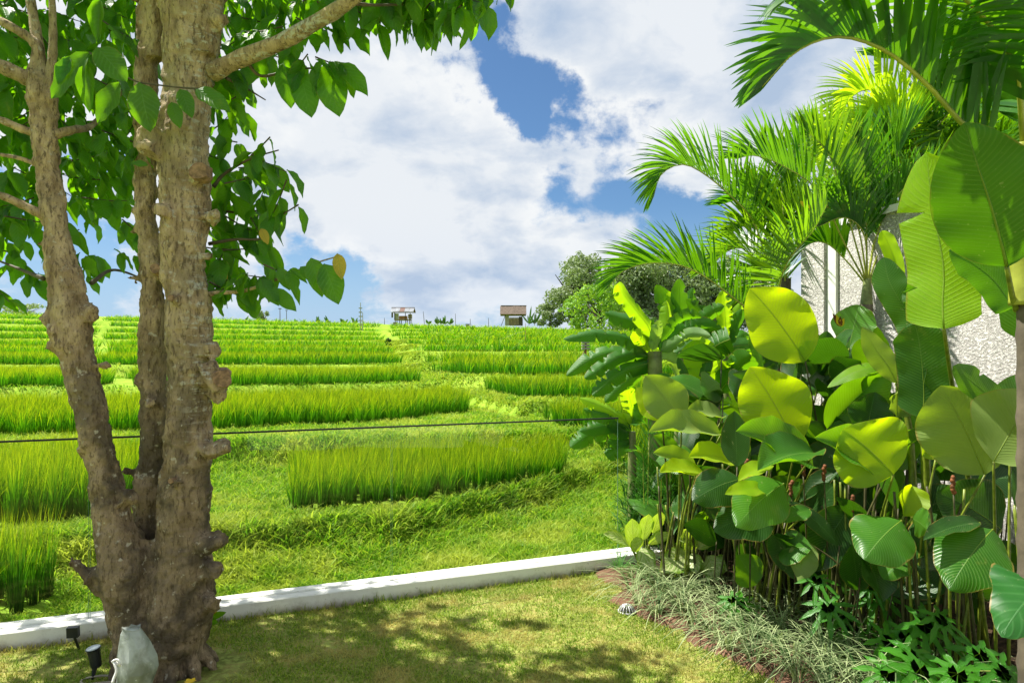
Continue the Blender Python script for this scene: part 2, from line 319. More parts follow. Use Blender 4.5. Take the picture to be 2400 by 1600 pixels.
class MB:
    def __init__(s): s.V = []; s.F = []
    def add(s, V, Fc):
        b = len(s.V); s.V += [tuple(v) for v in V]; s.F += [tuple(i+b for i in f) for f in Fc]
    def box(s, c, d, rot=None, b=0.0):
        x, y, z = (k/2 for k in d); M3 = rot or Matrix.Identity(3)
        v = [Vector(c)+M3 @ Vector((sx*x, sy*y, sz*z)) for sz in (-1, 1) for sy in (-1, 1) for sx in (-1, 1)]
        s.add(v, [(0, 2, 3, 1), (4, 5, 7, 6), (0, 1, 5, 4), (2, 6, 7, 3), (0, 4, 6, 2), (1, 3, 7, 5)])
    def tube(s, pts, rad, n=8, caps=True, jit=0.0):
        pts = [Vector(p) for p in pts]; k = len(pts)
        if not hasattr(rad, '__len__'): rad = [rad]*k
        ref = Vector((0, 1, 0)); V = []; Fc = []
        for i in range(k):
            T = (pts[min(i+1, k-1)]-pts[max(i-1, 0)]).normalized()
            a = ref-T*ref.dot(T)
            if a.length < .1: a = Vector((1, 0, 0))-T*T.x
            a.normalize(); b = T.cross(a)
            for j in range(n):
                th = 2*math.pi*j/n; r = rad[i]*(1+jit*(random.random()-.5))
                V.append(pts[i]+a*math.cos(th)*r+b*math.sin(th)*r)
        for i in range(k-1):
            for j in range(n): Fc.append((i*n+j, i*n+(j+1) % n, (i+1)*n+(j+1) % n, (i+1)*n+j))
        if caps: Fc += [tuple(range(n))[::-1], tuple((k-1)*n+j for j in range(n))]
        s.add(V, Fc)
    def ball(s, c, r, n=10, m=7, sc=(1, 1, 1), jit=0.0):
        V = []; Fc = []
        for i in range(m+1):
            ph = math.pi*i/m
            for j in range(n):
                th = 2*math.pi*j/n; q = r*(1+jit*(random.random()-.5))
                V.append((c[0]+q*sc[0]*math.sin(ph)*math.cos(th), c[1]+q*sc[1]*math.sin(ph)*math.sin(th), c[2]+q*sc[2]*math.cos(ph)))
        for i in range(m):
            for j in range(n): Fc.append((i*n+j, (i+1)*n+j, (i+1)*n+(j+1) % n, i*n+(j+1) % n))
        s.add(V, Fc)
    def build(s, name, m, parent=None, origin=None, smooth=False):
        return build(name, s.V, s.F, m, parent, smooth=smooth, origin=origin)
def cat_rom(pts, n):
    pts = [Vector(p) for p in pts]; k = len(pts)
    q = [pts[0]*2-pts[1]]+pts+[pts[-1]*2-pts[-2]]; res = []
    for i in range(n):
        f = i/(n-1)*(k-1); s = min(int(f), k-2); x = f-s; a, b, c, d = q[s:s+4]
        res.append(.5*((2*b)+(c-a)*x+(2*a-5*b+4*c-d)*x*x+(3*b-a-3*c+d)*x**3))
    return res
def blades(base, H, W, lean, nseg=2, curve=None, ang=None):
    """vectorised tapering blades; base (n,3), H, W (n,), lean (n,2) horizontal travel of the tip, curve = extra droop"""
    n = len(base); 
    if ang is None: ang = rng.uniform(0, 2*math.pi, n)
    wd = np.stack([np.cos(ang), np.sin(ang), np.zeros(n)], 1); rows = []; nv = 2*nseg+1
    V = np.empty((n, nv, 3)); hg = np.empty((n, nv))
    for i in range(nseg+1):
        f = i/nseg; c = base.copy(); c[:, 0] += lean[:, 0]*f**1.8; c[:, 1] += lean[:, 1]*f**1.8
        c[:, 2] += H*(f if curve is None else (f-curve*f**3))
        if i == nseg: V[:, nv-1] = c; hg[:, nv-1] = 1
        else:
            wf = (.75, 1.0, .8, .5)[min(i, 3)]
            V[:, 2*i] = c-wd*(W*wf/2)[:, None]; V[:, 2*i+1] = c+wd*(W*wf/2)[:, None]; hg[:, 2*i] = hg[:, 2*i+1] = f
    T = []
    for i in range(nseg-1): T += [(2*i, 2*i+1, 2*i+3), (2*i, 2*i+3, 2*i+2)]
    T += [(2*nseg-2, 2*nseg-1, 2*nseg)]
    T = np.array(T); Fc = (T[None]+(np.arange(n)*nv)[:, None, None]).reshape(-1, 3)
    rn = np.repeat(rng.random(n), nv)
    return V.reshape(-1, 3), Fc, rn, hg.ravel()
def blade_obj(name, m, sets, **kw):
    Vs, Fs, Rs, Hs = [], [], [], []; off = 0
    for V, Fc, r, h in sets: Vs.append(V); Fs.append(Fc+off); Rs.append(r); Hs.append(h); off += len(V)
    o = build(name, np.concatenate(Vs), np.concatenate(Fs), m, kw.get('parent'), attrs={'rnd': np.concatenate(Rs), 'hgt': np.concatenate(Hs)}, smooth=False, origin=kw.get('origin'))
    return o
def sstep(x): x = np.clip(x, 0, 1); return x*x*(3-2*x)
def vnoise(x, y, s=1.0, seed=0):
    return (np.sin(x*1.7*s+seed)+np.sin(y*2.3*s+1.3*seed+x*s)+np.sin((x*.9-y*1.4)*s*2.1+seed*2)+np.sin((x+y)*s*3.7+seed*.7)*.6)/3.6

# ------------------------------------------------------------ terrain of the rice terraces
KA = np.array([-2.78, 3.706]); KD = np.array([3.484, 1.404]); KL = np.hypot(*KD); KD = KD/KL   # kerb base line
def kerbY(x): return KA[1]+(x-KA[0])*KD[1]/KD[0]
def gx(pts, z):
    r = [G(u, v, z) for u, v in pts]; r.sort(key=lambda p: p.x); return np.array([p.x for p in r]), np.array([p.y for p in r])
scarp = (np.array([-8, -2.26, -1, .1, 1.5, 3.5]), np.array([3.9, 5.15, 5.6, 6.9, 9.0, 11.]))
bank2 = (np.array([-9, -2, -.5, .6, 1.6, 4]), np.array([7.9, 8.35, 8.9, 9.4, 9.9, 10.5]))
L = [(.52, gx([(-500, 1022), (0, 1006), (490, 990), (900, 970), (1130, 946)], .52))]
L += [(.88, gx([(-900, 892), (0, 890), (500, 887), (1005, 880)], .88))]
for v, Y in ((838, 24), (813, 30), (796, 36.5), (781, 43), (769.5, 51), (760, 60), (753, 70)):
    z = EYE-(v-HV)/F*Y
    L.append((z, (np.array([-90, 90.]), np.array([Y-1.0, Y+1.0]))))
Rr = [(.50, gx([(1150, 960), (1235, 968), (1300, 990), (1420, 1010), (1700, 1010)], .5)),
      (.80, gx([(1080, 898), (1190, 920), (1350, 916), (1800, 915)], .8)),
      (1.12, gx([(1010, 862), (1350, 865), (1900, 866)], 1.12))]
for v, Y in ((836, 22.5), (807, 28.), (791, 33.5), (778, 40), (768, 48), (759, 57), (752.5, 67)):
    z = EYE-(v-HV)/F*Y
    Rr.append((z, (np.array([-90, 90.]), np.array([Y+.8, Y-.8]))))
PY = np.array([5, 8.5, 12.5, 17, 22, 31, 57, 80.]); PX = np.array([1.6, .75, .0, -1.4, -3.0, -4.9, -10.6, -15])
def pathx(y): return np.interp(y, PY, PX)
def lin(l, x): return np.interp(x, l[0], l[1])
def zone(tab, x, y):
    z = .22*sstep((y-lin(scarp, x)+.12*vnoise(x, y, 3))/.3)+0*x
    prev = .22; zz, ln = tab[0]
    z = z+(zz-prev)*sstep((y-lin(bank2, x)+.1*vnoise(x, y, 3, 2))/.35); prev = zz
    for zz, ln in tab[1:]:
        wid = .35 if zz < 1.5 else .8
        z = z+(zz-prev)*sstep((y-lin(ln, x)+.45)/wid); prev = zz
    return z
def ground(x, y):
    x = np.asarray(x, float); y = np.asarray(y, float)
    s = sstep((x-pathx(y))/(.5+.02*y)+.5)
    z = zone(L, x, y)*(1-s)+zone(Rr, x, y)*s
    z = z+.02*vnoise(x, y, 4, 5)+.015*vnoise(x, y, 11, 3)
    far = np.maximum(y-80, 0)
    return z-(x+12)*.026*sstep((y-30)/45)+.9*sstep((y-72)/10)-far*.004-.04*sstep((5.2-y)/1)
ys = np.concatenate([np.arange(3.0, 14, .07), np.arange(14, 30, .16), np.arange(30, 84, .5), np.array([90, 100, 120, 150, 200, 300, 450, 700])])
xs = np.linspace(-1.3, 1.3, 200)
YY, TT = np.meshgrid(ys, xs, indexing='ij'); XX = TT*(YY+2.0); 
YY2 = np.maximum(YY, kerbY(XX)+.17)      # the sheet starts right behind the kerb
ZZ = ground(XX, YY2)
ny, nx = YY.shape; idx = np.arange(ny*nx).reshape(ny, nx)
Fq = np.stack([idx[:-1, :-1], idx[:-1, 1:], idx[1:, 1:], idx[1:, :-1]], -1).reshape(-1, 4)
yq = YY.ravel()[Fq].min(1) 
keep = np.abs(YY2.ravel()[Fq].max(1)-YY2.ravel()[Fq].min(1)) > 1e-6
tag(build('field_ground', np.stack([XX, YY2, ZZ], -1).reshape(-1, 3), Fq[keep], M['fieldg']), 'terraced grassy ground of the rice field rising to the skyline', 'ground', None, 'structure')
far = MB(); far.box((0, 0, -1.2), (4000, 4000, .2)); tag(far.build('ground', M['fieldg']), 'flat land around the garden and fields', 'ground', None, 'structure')

# garden lawn and planting bed (kept short of the kerb)
EDX = [(4.95, .62), (4.7, .78), (4.5, .66), (4.2, .80), (3.92, .97), (3.6, 1.15), (3.35, 1.30), (2.9, 1.6), (2, 2.1), (-6, 2.6)]
def bedx(y): return np.interp(y, [e[0] for e in EDX][::-1], [e[1] for e in EDX][::-1])
def lawnz(x, y): return .012*vnoise(np.asarray(x), np.asarray(y), 2.5, 1)+.006*vnoise(np.asarray(x), np.asarray(y), 9, 4)
def sheet(name, x0, x1, y0, y1, n, zf, m, inside, lab, kind='structure'):
    xs = np.linspace(x0, x1, n); ys = np.linspace(y0, y1, n); A, B = np.meshgrid(xs, ys, indexing='ij')
    B2 = np.minimum(B, kerbY(A)+.03); V = np.stack([A, B2, zf(A, B2)], -1).reshape(-1, 3)
    idx = np.arange(n*n).reshape(n, n); Fq = np.stack([idx[:-1, :-1], idx[1:, :-1], idx[1:, 1:], idx[:-1, 1:]], -1).reshape(-1, 4)
    c = V[Fq].mean(1); k = inside(c[:, 0], c[:, 1]) & (B2.ravel()[Fq].max(1)-B2.ravel()[Fq].min(1) > 1e-5)
    return tag(build(name, V, Fq[k], m), lab, 'ground', None, kind)
sheet('lawn', -7, 4, -6, 7, 240, lawnz, M['lawnsoil'], lambda x, y: x < bedx(y)+.12, 'garden lawn in front of the white kerb')
sheet('soil_bed', .2, 5.5, -6, 7.2, 200, lambda x, y: .012+.02*vnoise(x, y, 5, 2)+.03*sstep((x-bedx(y))/.3)-.03*sstep((bedx(y)+.02-x)/.06), M['redsoil'], lambda x, y: x > bedx(y)-.06, 'red soil of the planting bed')

# kerb with glass fence
perp = Vector((-KD[1], KD[0], 0)); kd = Vector((KD[0], KD[1], 0)); ka = Vector((KA[0], KA[1], 0))
KT = [-1.2, 1.72]
def kp(tm, off, z): return ka+kd*(tm*KL)+perp*off+Vector((0, 0, z))
mb = MB(); nn = 60
prof = [(0, -.12), (0, .094), (.006, .1), (.070, .101), (.074, .092), (.079, .092), (.083, .108), (.156, .109), (.162, .10), (.162, -.12)]
V = []; Fc = []
for i in range(nn+1):
    tm = KT[0]+(KT[1]-KT[0])*i/nn
    for k, (o_, z_) in enumerate(prof): V.append(kp(tm, o_+random.uniform(-.0012, .0012), z_+random.uniform(-.001, .001)))
kn = len(prof)
for i in range(nn):
    for k in range(kn-1): Fc.append((i*kn+k, (i+1)*kn+k, (i+1)*kn+k+1, i*kn+k+1))
Fc += [tuple(range(kn)), tuple(nn*kn+k for k in range(kn))[::-1]]
kerb = build('kerb', V, Fc, M['kerb'], smooth=False)
tag(kerb, 'low white painted kerb running across the garden edge', 'kerb', None, 'structure')
root = empty('glass_fence', kp(.1, .076, 0), 'frameless clear glass fence with thin black top edge on the white kerb', 'fence')
js = [-1.19, -.825, -.358, .108, .574, 1.04]
for a, b in zip(js[:-1], js[1:]):
    g = (b-a)*0+.0012; V = []
    V = [kp(a+g, .0735, .093), kp(b-g, .0735, .093), kp(b-g, .0735, 1.128), kp(a+g, .0735, 1.128),
         kp(a+g, .0795, .093), kp(b-g, .0795, .093), kp(b-g, .0795, 1.128), kp(a+g, .0795, 1.128)]
    p = build('glass_pane', [V[0], V[1], V[2], V[3]], [(0, 1, 2, 3)], M['glass'], root, smooth=False, origin=root.location)
    for tm in (a+g, b-g):
        e = MB(); e.tube([kp(tm, .0765, .094), kp(tm, .0765, 1.128)], .0009 if tm < 1.0 else .0022, 5)
        e.build('pane_edge', simple('glass_edge', (.12, .22, .17), .3) if 'glass_edge' not in bpy.data.materials else bpy.data.materials['glass_edge'], p, origin=root.location)
e = MB()
for i in range(len(js)-1):
    pass
e.tube([kp(-1.19, .0765, 1.133), kp(1.04, .0765, 1.133)], .0065, 6); e.build('top_rail', M['blackrail'], root, origin=root.location)

# stucco garden wall
def wx(y): return 2.86+(6.6-y)*.25
root = empty('garden_wall', (wx(6.6), 6.6, 0), 'rough pale stucco garden wall behind the palms and banana leaves', 'wall')
wd = Vector((-.25, 1, 0)).normalized(); wn = Vector((1, .25, 0)).normalized(); wb = Vector((wx(6.6), 6.6, 0))
def wbox(name, a, b, d0, d1, z0, z1, m):
    mb = MB(); V = []
    for z in (z0, z1):
        for s, d in ((a, d0), (b, d0), (b, d1), (a, d1)): p = wb-wd*s+wn*d; V.append((p.x, p.y, z))
    mb.add(V, [(3, 2, 1, 0), (4, 5, 6, 7), (0, 1, 5, 4), (1, 2, 6, 5), (2, 3, 7, 6), (3, 0, 4, 7)]); return mb.build(name, m, root, origin=root.location)
wbox('wall_face', .12, 12, 0.0, .22, -.2, 2.78, M['stucco'])
wbox('pier', -.02, .30, -.06, .28, -.2, 2.84, M['stucco'])
wbox('corner_strip', .30, .42, -.03, -.001, -.2, 2.80, M['white'])
wbox('coping', .425, 12, -.03, .25, 2.782, 2.84, M['white'])
# white terrace behind the viewer, whose reflection shows faintly in the glass
root = empty('villa_terrace', (3.0, -2.1, 0), 'white villa terrace step behind the viewer reflected in the glass', 'terrace')
mb = MB(); mb.box((3.0, -2.1, .17), (3.7, .55, .34), Matrix.Rotation(R(42), 3, 'Z')); mb.build('step', M['white'], root, origin=root.location)

# ------------------------------------------------------------ rice, weeds and lawn grass
def clump_pts(xa, xb, ya, yb, sp):
    X, Y = np.meshgrid(np.arange(xa, xb, sp), np.arange(ya, yb, sp)); X = X.ravel(); Y = Y.ravel()
    return X+rng.uniform(-.3, .3, len(X))*sp, Y+rng.uniform(-.3, .3, len(Y))*sp
def rice(xc, yc, nb, h, w, spread, nseg):
    n = len(xc); x = np.repeat(xc, nb); y = np.repeat(yc, nb); k = len(x)
    a = rng.uniform(0, 2*math.pi, k); r = spread*np.sqrt(rng.random(k))
    bx = x+np.cos(a)*r*.45; by = y+np.sin(a)*r*.45
    base = np.stack([bx, by, ground(bx, by)-.01], 1)
    hv = np.repeat(rng.uniform(.88, 1.1, n), nb)*h*rng.uniform(.62, 1.12, k)
    hv = hv*(1+.11*vnoise(x, y, 1.3, 4)+.07*vnoise(x, y, 4.7, 8))
    le = r[:, None]*1.0*np.stack([np.cos(a), np.sin(a)], 1)+rng.normal(0, .03, (k, 2))*h*2+np.array([.05, -.01])*h
    return blades(base, hv, w*rng.uniform(.7, 1.3, k), le, nseg, rng.uniform(0, .22, k))
def in_bed(tab, k, x, y, side):
    zz, ln = tab[k]; f = lin(ln, x); pm = pathx(y); hw = (.34+.006*y)
    dp = (pm-hw-x) if side == 'L' else (x-pm-hw)
    rnd = .05*y*np.exp(-np.maximum(dp, 0)/(.03*y+.25))
    back = lin(tab[k+1][1], x)-(1.0 if k < 3 else 2.4) if k+1 < len(tab) else 79+0*x
    if k == 0: back = np.minimum(back, f+4.2)
    return (y > f+rnd+.22*vnoise(x, y, 1.9, k)+.08*vnoise(x, y, 9, k)) & (y < back+.3*vnoise(x, y, 1.1, k+3)) & (dp+.15*vnoise(x, y, 1.6, 7) > 0)
NAMES = ['nearest', 'second', 'third', 'fourth', 'fifth', 'sixth', 'seventh', 'eighth', 'ninth', 'tenth']
for side, tab in (('L', L), ('R', Rr)):
    for k in range(len(tab)):
        y0 = float(min(tab[k][1][1])); y1 = float(max(tab[k+1][1][1])) if k+1 < len(tab) else 79
        ym = max(y0, 9); sp = (.19, .26, .34, .42, .5, .58, .66, .8, .9, 1.0, 1.1)[k]*(.95 if side == 'L' else .9)
        xa, xb = (-.80*y1, min(pathx(y0), pathx(y1))*0+1.0) if side == 'L' else (float(pathx(y1)), .5*y1)
        xc, yc = clump_pts(xa, xb, y0-1, y1, sp)
        ok = in_bed(tab, k, xc, yc, side) & (np.abs(xc/yc) < .82)
        if side == 'L' and k >= 1:
            p2 = -.603*yc+.8*np.sin(yc*.4); ok &= np.abs(xc-p2) > .25+.012*yc
        xc, yc = xc[ok], yc[ok]
        if len(xc) < 3: continue
        nb = (44, 34, 22, 16, 13, 12, 11, 10, 10, 10, 10)[k]; w = (.008, .012, .02, .026, .033, .04, .048, .058, .068, .08, .09)[k]
        h = .50 if k < 2 else .56
        S = rice(xc, yc, nb, h, w, sp*.75, 3 if k == 0 else 2)
        sd_ = 'left' if side == 'L' else 'right'
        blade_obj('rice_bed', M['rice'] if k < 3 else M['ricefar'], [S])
        o = COL.objects[-1]
        tag(o, f'{NAMES[k]} full-width terrace of green rice {sd_} of the grass path', 'rice', 'rice terraces', 'stuff')
# nearest island bed and two beds on the left beyond the glass
def poly_in(x, y, poly):
    c = np.zeros(len(x), bool); j = len(poly)-1
    for i in range(len(poly)):
        xi, yi = poly[i]; xj, yj = poly[j]
        hit = ((yi > y) != (yj > y)) & (x < (xj-xi)*(y-yi)/(yj-yi+1e-9)+xi); c ^= hit; j = i
    return c
BEDS = [([(-1.95, 6.0), (-.9, 6.35), (0, 7.15), (.62, 8.0), (.6, 8.75), (-.6, 8.5), (-1.6, 8.1), (-2.45, 7.7)], .47, 'island of tall green rice just beyond the glass, right of the trunks'),
        ([(-3.45, 5.75), (-3.6, 7.6), (-7.5, 7.3), (-6.5, 4.9), (-4.4, 5.35)], .60, 'tall rice bed seen through the glass left of the leaning trunk'),
        ([(-3.0, 4.3), (-3.05, 4.75), (-4.2, 4.7), (-4.0, 3.75)], .62, 'small rice clump close behind the kerb at the far left')]
bedmask = []
for poly, h, lab in BEDS:
    px = [p[0] for p in poly]; py = [p[1] for p in poly]
    xc, yc = clump_pts(min(px), max(px), min(py), max(py), .15); ok = poly_in(xc, yc, poly); xc, yc = xc[ok], yc[ok]
    S = rice(xc, yc, 80, h, .0055, .085, 4)
    tag(blade_obj('rice_bed', M['rice'], [S]), lab, 'rice', 'rice terraces', 'stuff'); bedmask.append(poly)
# meadow grass and weeds on the banks
def scatter_rel(n, ylo, yhi, pw=2.0):
    u = rng.random(n); y = (ylo**(1-pw)+(yhi**(1-pw)-ylo**(1-pw))*u)**(1/(1-pw)) if pw != 1 else ylo*(yhi/ylo)**u
    x = rng.uniform(-.80, .42, n)*(y+.2); return x, y
x, y = scatter_rel(330000, 3.7, 26, 1.7); ok = y > kerbY(x)+.24
for p in bedmask: ok &= ~poly_in(x, y, p)
for side, tab in (('L', L), ('R', Rr)):
    for k in range(3): ok &= ~in_bed(tab, k, x, y, side)
x, y = x[ok], y[ok]; n = len(x)
sl = np.exp(-((y-lin(scarp, x)-.05)/.35)**2)+np.exp(-((y-lin(bank2, x)-.1)/.4)**2)
h = (.045+.05*rng.random(n)+.03*np.maximum(vnoise(x, y, 2.2, 9), 0)+.10*sl*rng.random(n))*(1+y*.02)
h[y < 4.9+0*y] *= .8
wv = (.004+.0011*y)*rng.uniform(.7, 1.4, n)
ln_ = rng.normal(0, 1, (n, 2))*(h*.6)[:, None]
S = blades(np.stack([x, y, ground(x, y)-.012], 1), h, wv, ln_, 2, rng.uniform(0, .5, n))
tag(blade_obj('meadow_grass', M['weed'], [S]), 'bright short grass and weeds covering the banks and path between rice terraces', 'grass', None, 'stuff')
n = 60000; y = rng.uniform(8, 45, n)**1.0; x = pathx(y)+rng.normal(0, .4, n)*(.5+.03*y)
ok = np.ones(n, bool)
for side, tab in (('L', L), ('R', Rr)):
    for k in range(5): ok &= ~in_bed(tab, k, x, y, side)
x, y = x[ok], y[ok]; n = len(x); h = rng.uniform(.015, .05, n)*(1+.02*y)
S = blades(np.stack([x, y, ground(x, y)-.012], 1), h, (.004+.0012*y)*rng.uniform(.7, 1.4, n), rng.normal(0, .06, (n, 2)), 2, rng.uniform(0, .5, n))
tag(blade_obj('path_grass', M['pathg'], [S]), 'yellow-green grass on the footpath winding up between the rice blocks', 'grass', None, 'stuff')
# broad leaved weeds along the banks
n = 16000; x = rng.uniform(-3.6, 2.6, n); which = rng.random(n) < .6
y = np.where(which, lin(scarp, x)+rng.normal(.02, .16, n), lin(bank2, x)+rng.normal(.0, .2, n)); h = rng.uniform(.05, .22, n)
ok = y > kerbY(x)+.3; x, y, h = x[ok], y[ok], h[ok]; n = len(x)
S = blades(np.stack([x, y, ground(x, y)-.01], 1), h, rng.uniform(.008, .018, n), rng.normal(0, .09, (n, 2)), 3, rng.uniform(.1, .7, n))
tag(blade_obj('bank_weeds', M['weed'], [S]), 'taller tangled weeds hanging over the terrace banks', 'weeds', None, 'stuff')
# lawn blades
n = 130000; y = rng.uniform(3.0, 5.2, n)**1.0; x = rng.uniform(-2.9, 1.6, n)
ok = (y < kerbY(x)-.005) & (x < bedx(y)+rng.normal(0, .02, n)) & (x > -.78*y) & (x < .78*y); x, y = x[ok], y[ok]
td = np.hypot(x+1.66, (y-3.5)*1.2); ok = td > .26+.12*rng.random(len(td)); x, y = x[ok], y[ok]; n = len(x)
bare = vnoise(x, y, 3.1, 2)+.6*vnoise(x, y, 9, 5); ok = rng.random(n) > np.clip(bare*1.1-.25, 0, .8); x, y = x[ok], y[ok]; n = len(x)
edge = np.exp(-np.maximum(kerbY(x)-y, 0)/.07)
h = rng.uniform(.010, .036, n)*(1+.5*np.maximum(vnoise(x, y, 2.4, 3), 0))+edge*rng.uniform(0, .06, n)*(rng.random(n) < .5)
S = blades(np.stack([x, y, lawnz(x, y)-.003], 1), h, rng.uniform(.0022, .0055, n), rng.normal(0, .016, (n, 2)), 2, rng.uniform(0, .6, n))
tag(blade_obj('lawn_grass', M['lawn'], [S]), 'short cropped lawn grass with dry patches and tree shade', 'grass', None, 'stuff')
# ------------------------------------------------------------ leaves
PROF = {'calathea': lambda t: (math.sin(math.pi*min(1, t)**.86)**.74*(1-.10*t) if 0 < t < 1 else 0.0),
        'banana': lambda t: (min(1, t/.10)**.6*min(1, (1-t)/.22)**.55) if 0 < t < 1 else 0.0,
        'oval': lambda t: (math.sin(math.pi*t)**.7 if 0 < t < 1 else 0.0),
        'heart': lambda t: (min(1, t/.12)**.5*(1-t)**.62*1.25 if 0 < t < 1 else 0.0),
        'lance': lambda t: (math.sin(math.pi*t**.7) if 0 < t < 1 else 0.0)}
def big_leaf(name, base, tip, width, m, parent, prof='calathea', sag=(0, 0, 0), roll=0.0, cup=.12, ripple=.02, tears=0, ny=18, nx=8, nh=None, rib=True, asym=0.0):
    base = Vector(base); tip = Vector(tip); ax = tip-base; Ln = ax.length; a = ax.normalized()
    view = (Vector((0, 0, EYE))-(base+tip)/2).normalized() if nh is None else Vector(nh).normalized()
    side = a.cross(view); 
    if side.length < .05: side = a.cross(Vector((0, 0, 1)))
    side.normalize(); nrm = side.cross(a).normalized()
    if roll: q = Matrix.Rotation(roll, 3, a); side = q @ side; nrm = q @ nrm
    sag = Vector(sag); rp = random.uniform(0, 6); 
    ny = ny if not tears else max(ny, 44); tearrows = {}
    for k in range(tears):
        r_ = random.randint(3, ny-4); tearrows[(r_, random.choice((0, 1)))] = random.uniform(.15, .75)
    V = []; UV = []; pr = PROF[prof]
    for i in range(ny+1):
        f = i/ny; c = base+ax*f+sag*Ln*(4*f*(1-f))*.5+Vector((0, 0, -1))*0
        wv = max(pr(f), .004)*width/2
        for j in range(nx+1):
            s = (j/nx-.5)*2; e = abs(s); ss = s
            tr = tearrows.get((i, 0 if s < 0 else 1))
            if tr is not None and e > tr: ss = (tr+(e-tr)*.12)*(1 if s > 0 else -1)
            wob = 1+.05*math.sin(f*9+rp+(2 if s > 0 else 0))*e+asym*s
            off = cup*width*(e**1.5)*.5+ripple*width*math.sin(f*17+rp+s*1.4)*e*e+.3*ripple*width*math.sin(f*41+rp*2+s*3)*e**3
            V.append(c+side*(ss*wv*wob)+nrm*off*min(1, wv/(width*.25))); UV.append(((s+1)/2, f))
    Fc = []
    for i in range(ny):
        for j in range(nx): q = i*(nx+1)+j; Fc.append((q, q+1, q+nx+2, q+nx+1))
    org = parent.location if parent.type == 'EMPTY' else parent.parent.location
    o = build(name, V, np.array(Fc), m, parent, uv=UV, origin=org)
    if rib:
        rb = MB(); k = nx//2
        pts = [Vector(V[i*(nx+1)+k])-nrm*.001 for i in range(0, ny+1, 3)]
        rr = max(.0012, width*.007); rb.tube(pts, [rr*(1-.8*i/(len(pts)-1)) for i in range(len(pts))], 5)
        rb.build('midrib', M['ribm'], o, origin=org, smooth=True)
    return o
def stem(root, pts, r0, r1, m=None, name='stem', n=14, sides=6):
    c = cat_rom(pts, n); mb = MB(); mb.tube(c, [r0+(r1-r0)*i/(n-1) for i in range(n)], sides)
    return mb.build(name, m or M['stemy'], root, origin=root.location, smooth=True)

# ------------------------------------------------------------ the big many-stemmed tree
root = empty('garden_tree', (-1.72, 3.48, 0), 'big many-stemmed tree with knobbly grey-brown trunks and large oval leaves left of the view', 'tree')
RO = root.location
mb = MB()
def trunk(prof, Y, n=40, jit=.05, sides=18):
    pts = [P((a+b)/2, v, Y if not isinstance(Y, tuple) else Y[0]+(Y[1]-Y[0])*(k/(len(prof)-1))) for k, (v, a, b) in enumerate(prof)]
    Ys = [p.y for p in pts]; rad = [(b-a)/2/F*Ys[k]*.955 for k, (v, a, b) in enumerate(prof)]
    c = cat_rom(pts, n); rr = np.interp(np.linspace(0, len(prof)-1, n), range(len(prof)), rad)
    mb.tube(c, list(rr), sides, jit=jit); return c
trunk([(1575, 318, 478), (1545, 326, 470), (1500, 322, 468), (1400, 330, 494), (1300, 345, 492), (1200, 358, 486), (1100, 366, 488), (1000, 378, 492), (900, 383, 490), (850, 384, 488), (740, 378, 492), (600, 372, 478), (480, 366, 484), (380, 362, 482), (300, 360, 480), (200, 376, 492), (100, 370, 510), (0, 362, 516), (-120, 372, 470), (-300, 390, 460), (-520, 400, 450)], 3.50, 60)
trunk([(1400, 320, 400), (1300, 292, 385), (1200, 298, 375), (1100, 310, 375), (1000, 324, 388), (850, 318, 384), (740, 322, 386), (600, 316, 376), (480, 308, 364), (300, 306, 364), (100, 308, 364), (0, 312, 366), (-300, 300, 350)], 3.62, 50)
trunk([(1560, 250, 345), (1500, 256, 335), (1400, 240, 345), (1300, 222, 348), (1200, 220, 305), (1100, 204, 282), (1000, 184, 256), (900, 154, 236), (800, 124, 216), (750, 110, 212), (700, 112, 206), (550, 94, 166), (400, 80, 142), (250, 66, 132), (170, 62, 118)], 3.42, 50)
trunk([(140, 330, 385), (0, 334, 384), (-200, 340, 390)], 3.60, 12)
trunk([(130, 440, 500), (0, 455, 518), (-200, 520, 570), (-420, 600, 640)], 3.44, 14)
# stubs and burrs on the stems
for u, v, Yd, r, su, sv in ((492, 868, 3.40, 32, 16, 12), (500, 905, 3.44, 22, 6, 4), (500, 1030, 3.42, 20, 22, -6), (492, 1242, 3.42, 22, 20, -4), (490, 1305, 3.42, 20, 14, 4), (485, 1382, 3.42, 24, 10, 6),
                        (400, 1108, 3.36, 17, -6, 0), (300, 1084, 3.60, 12, -16, -4), (372, 480, 3.36, 17, -14, -2), (362, 622, 3.52, 16, -4, -4), (400, 684, 3.36, 14, -4, 0), (455, 400, 3.40, 24, 0, 0),
                        (488, 495, 3.44, 14, 8, -6), (480, 590, 3.44, 12, 6, 0), (485, 805, 3.44, 22, 8, 0), (320, 872, 3.58, 16, -8, -4), (345, 925, 3.50, 14, 4, 2), (305, 640, 3.6, 9, -10, -4), (190, 1040, 3.38, 9, -6, -8),
                        (205, 720, 3.40, 22, 8, 6), (112, 735, 3.38, 20, -12, 2), (125, 800, 3.38, 18, -4, 6), (285, 1145, 3.42, 26, 14, -8), (240, 840, 3.40, 12, 6, 0), (100, 565, 3.42, 9, -16, -4), (350, 330, 3.38, 30, -6, 20), (500, 50, 3.4, 20, 14, -4),
                        (232, 1330, 3.40, 28, -26, -14), (330, 1430, 3.42, 40, 10, 20), (285, 1240, 3.46, 40, 20, 0), (340, 1270, 3.50, 44, 0, 20), (309, 530, 3.62, 11, -6, 0), (312, 485, 3.60, 11, -8, -2)):
    p = P(u, v, Yd); q = P(u+su, v+sv, Yd-.02)
    mb.tube([p+(p-q)*1.2, p, q, q+(q-p)*.3], [r/F*Yd*1.15, r/F*Yd, r/F*Yd*.9, r/F*Yd*.6], 9, jit=.7)
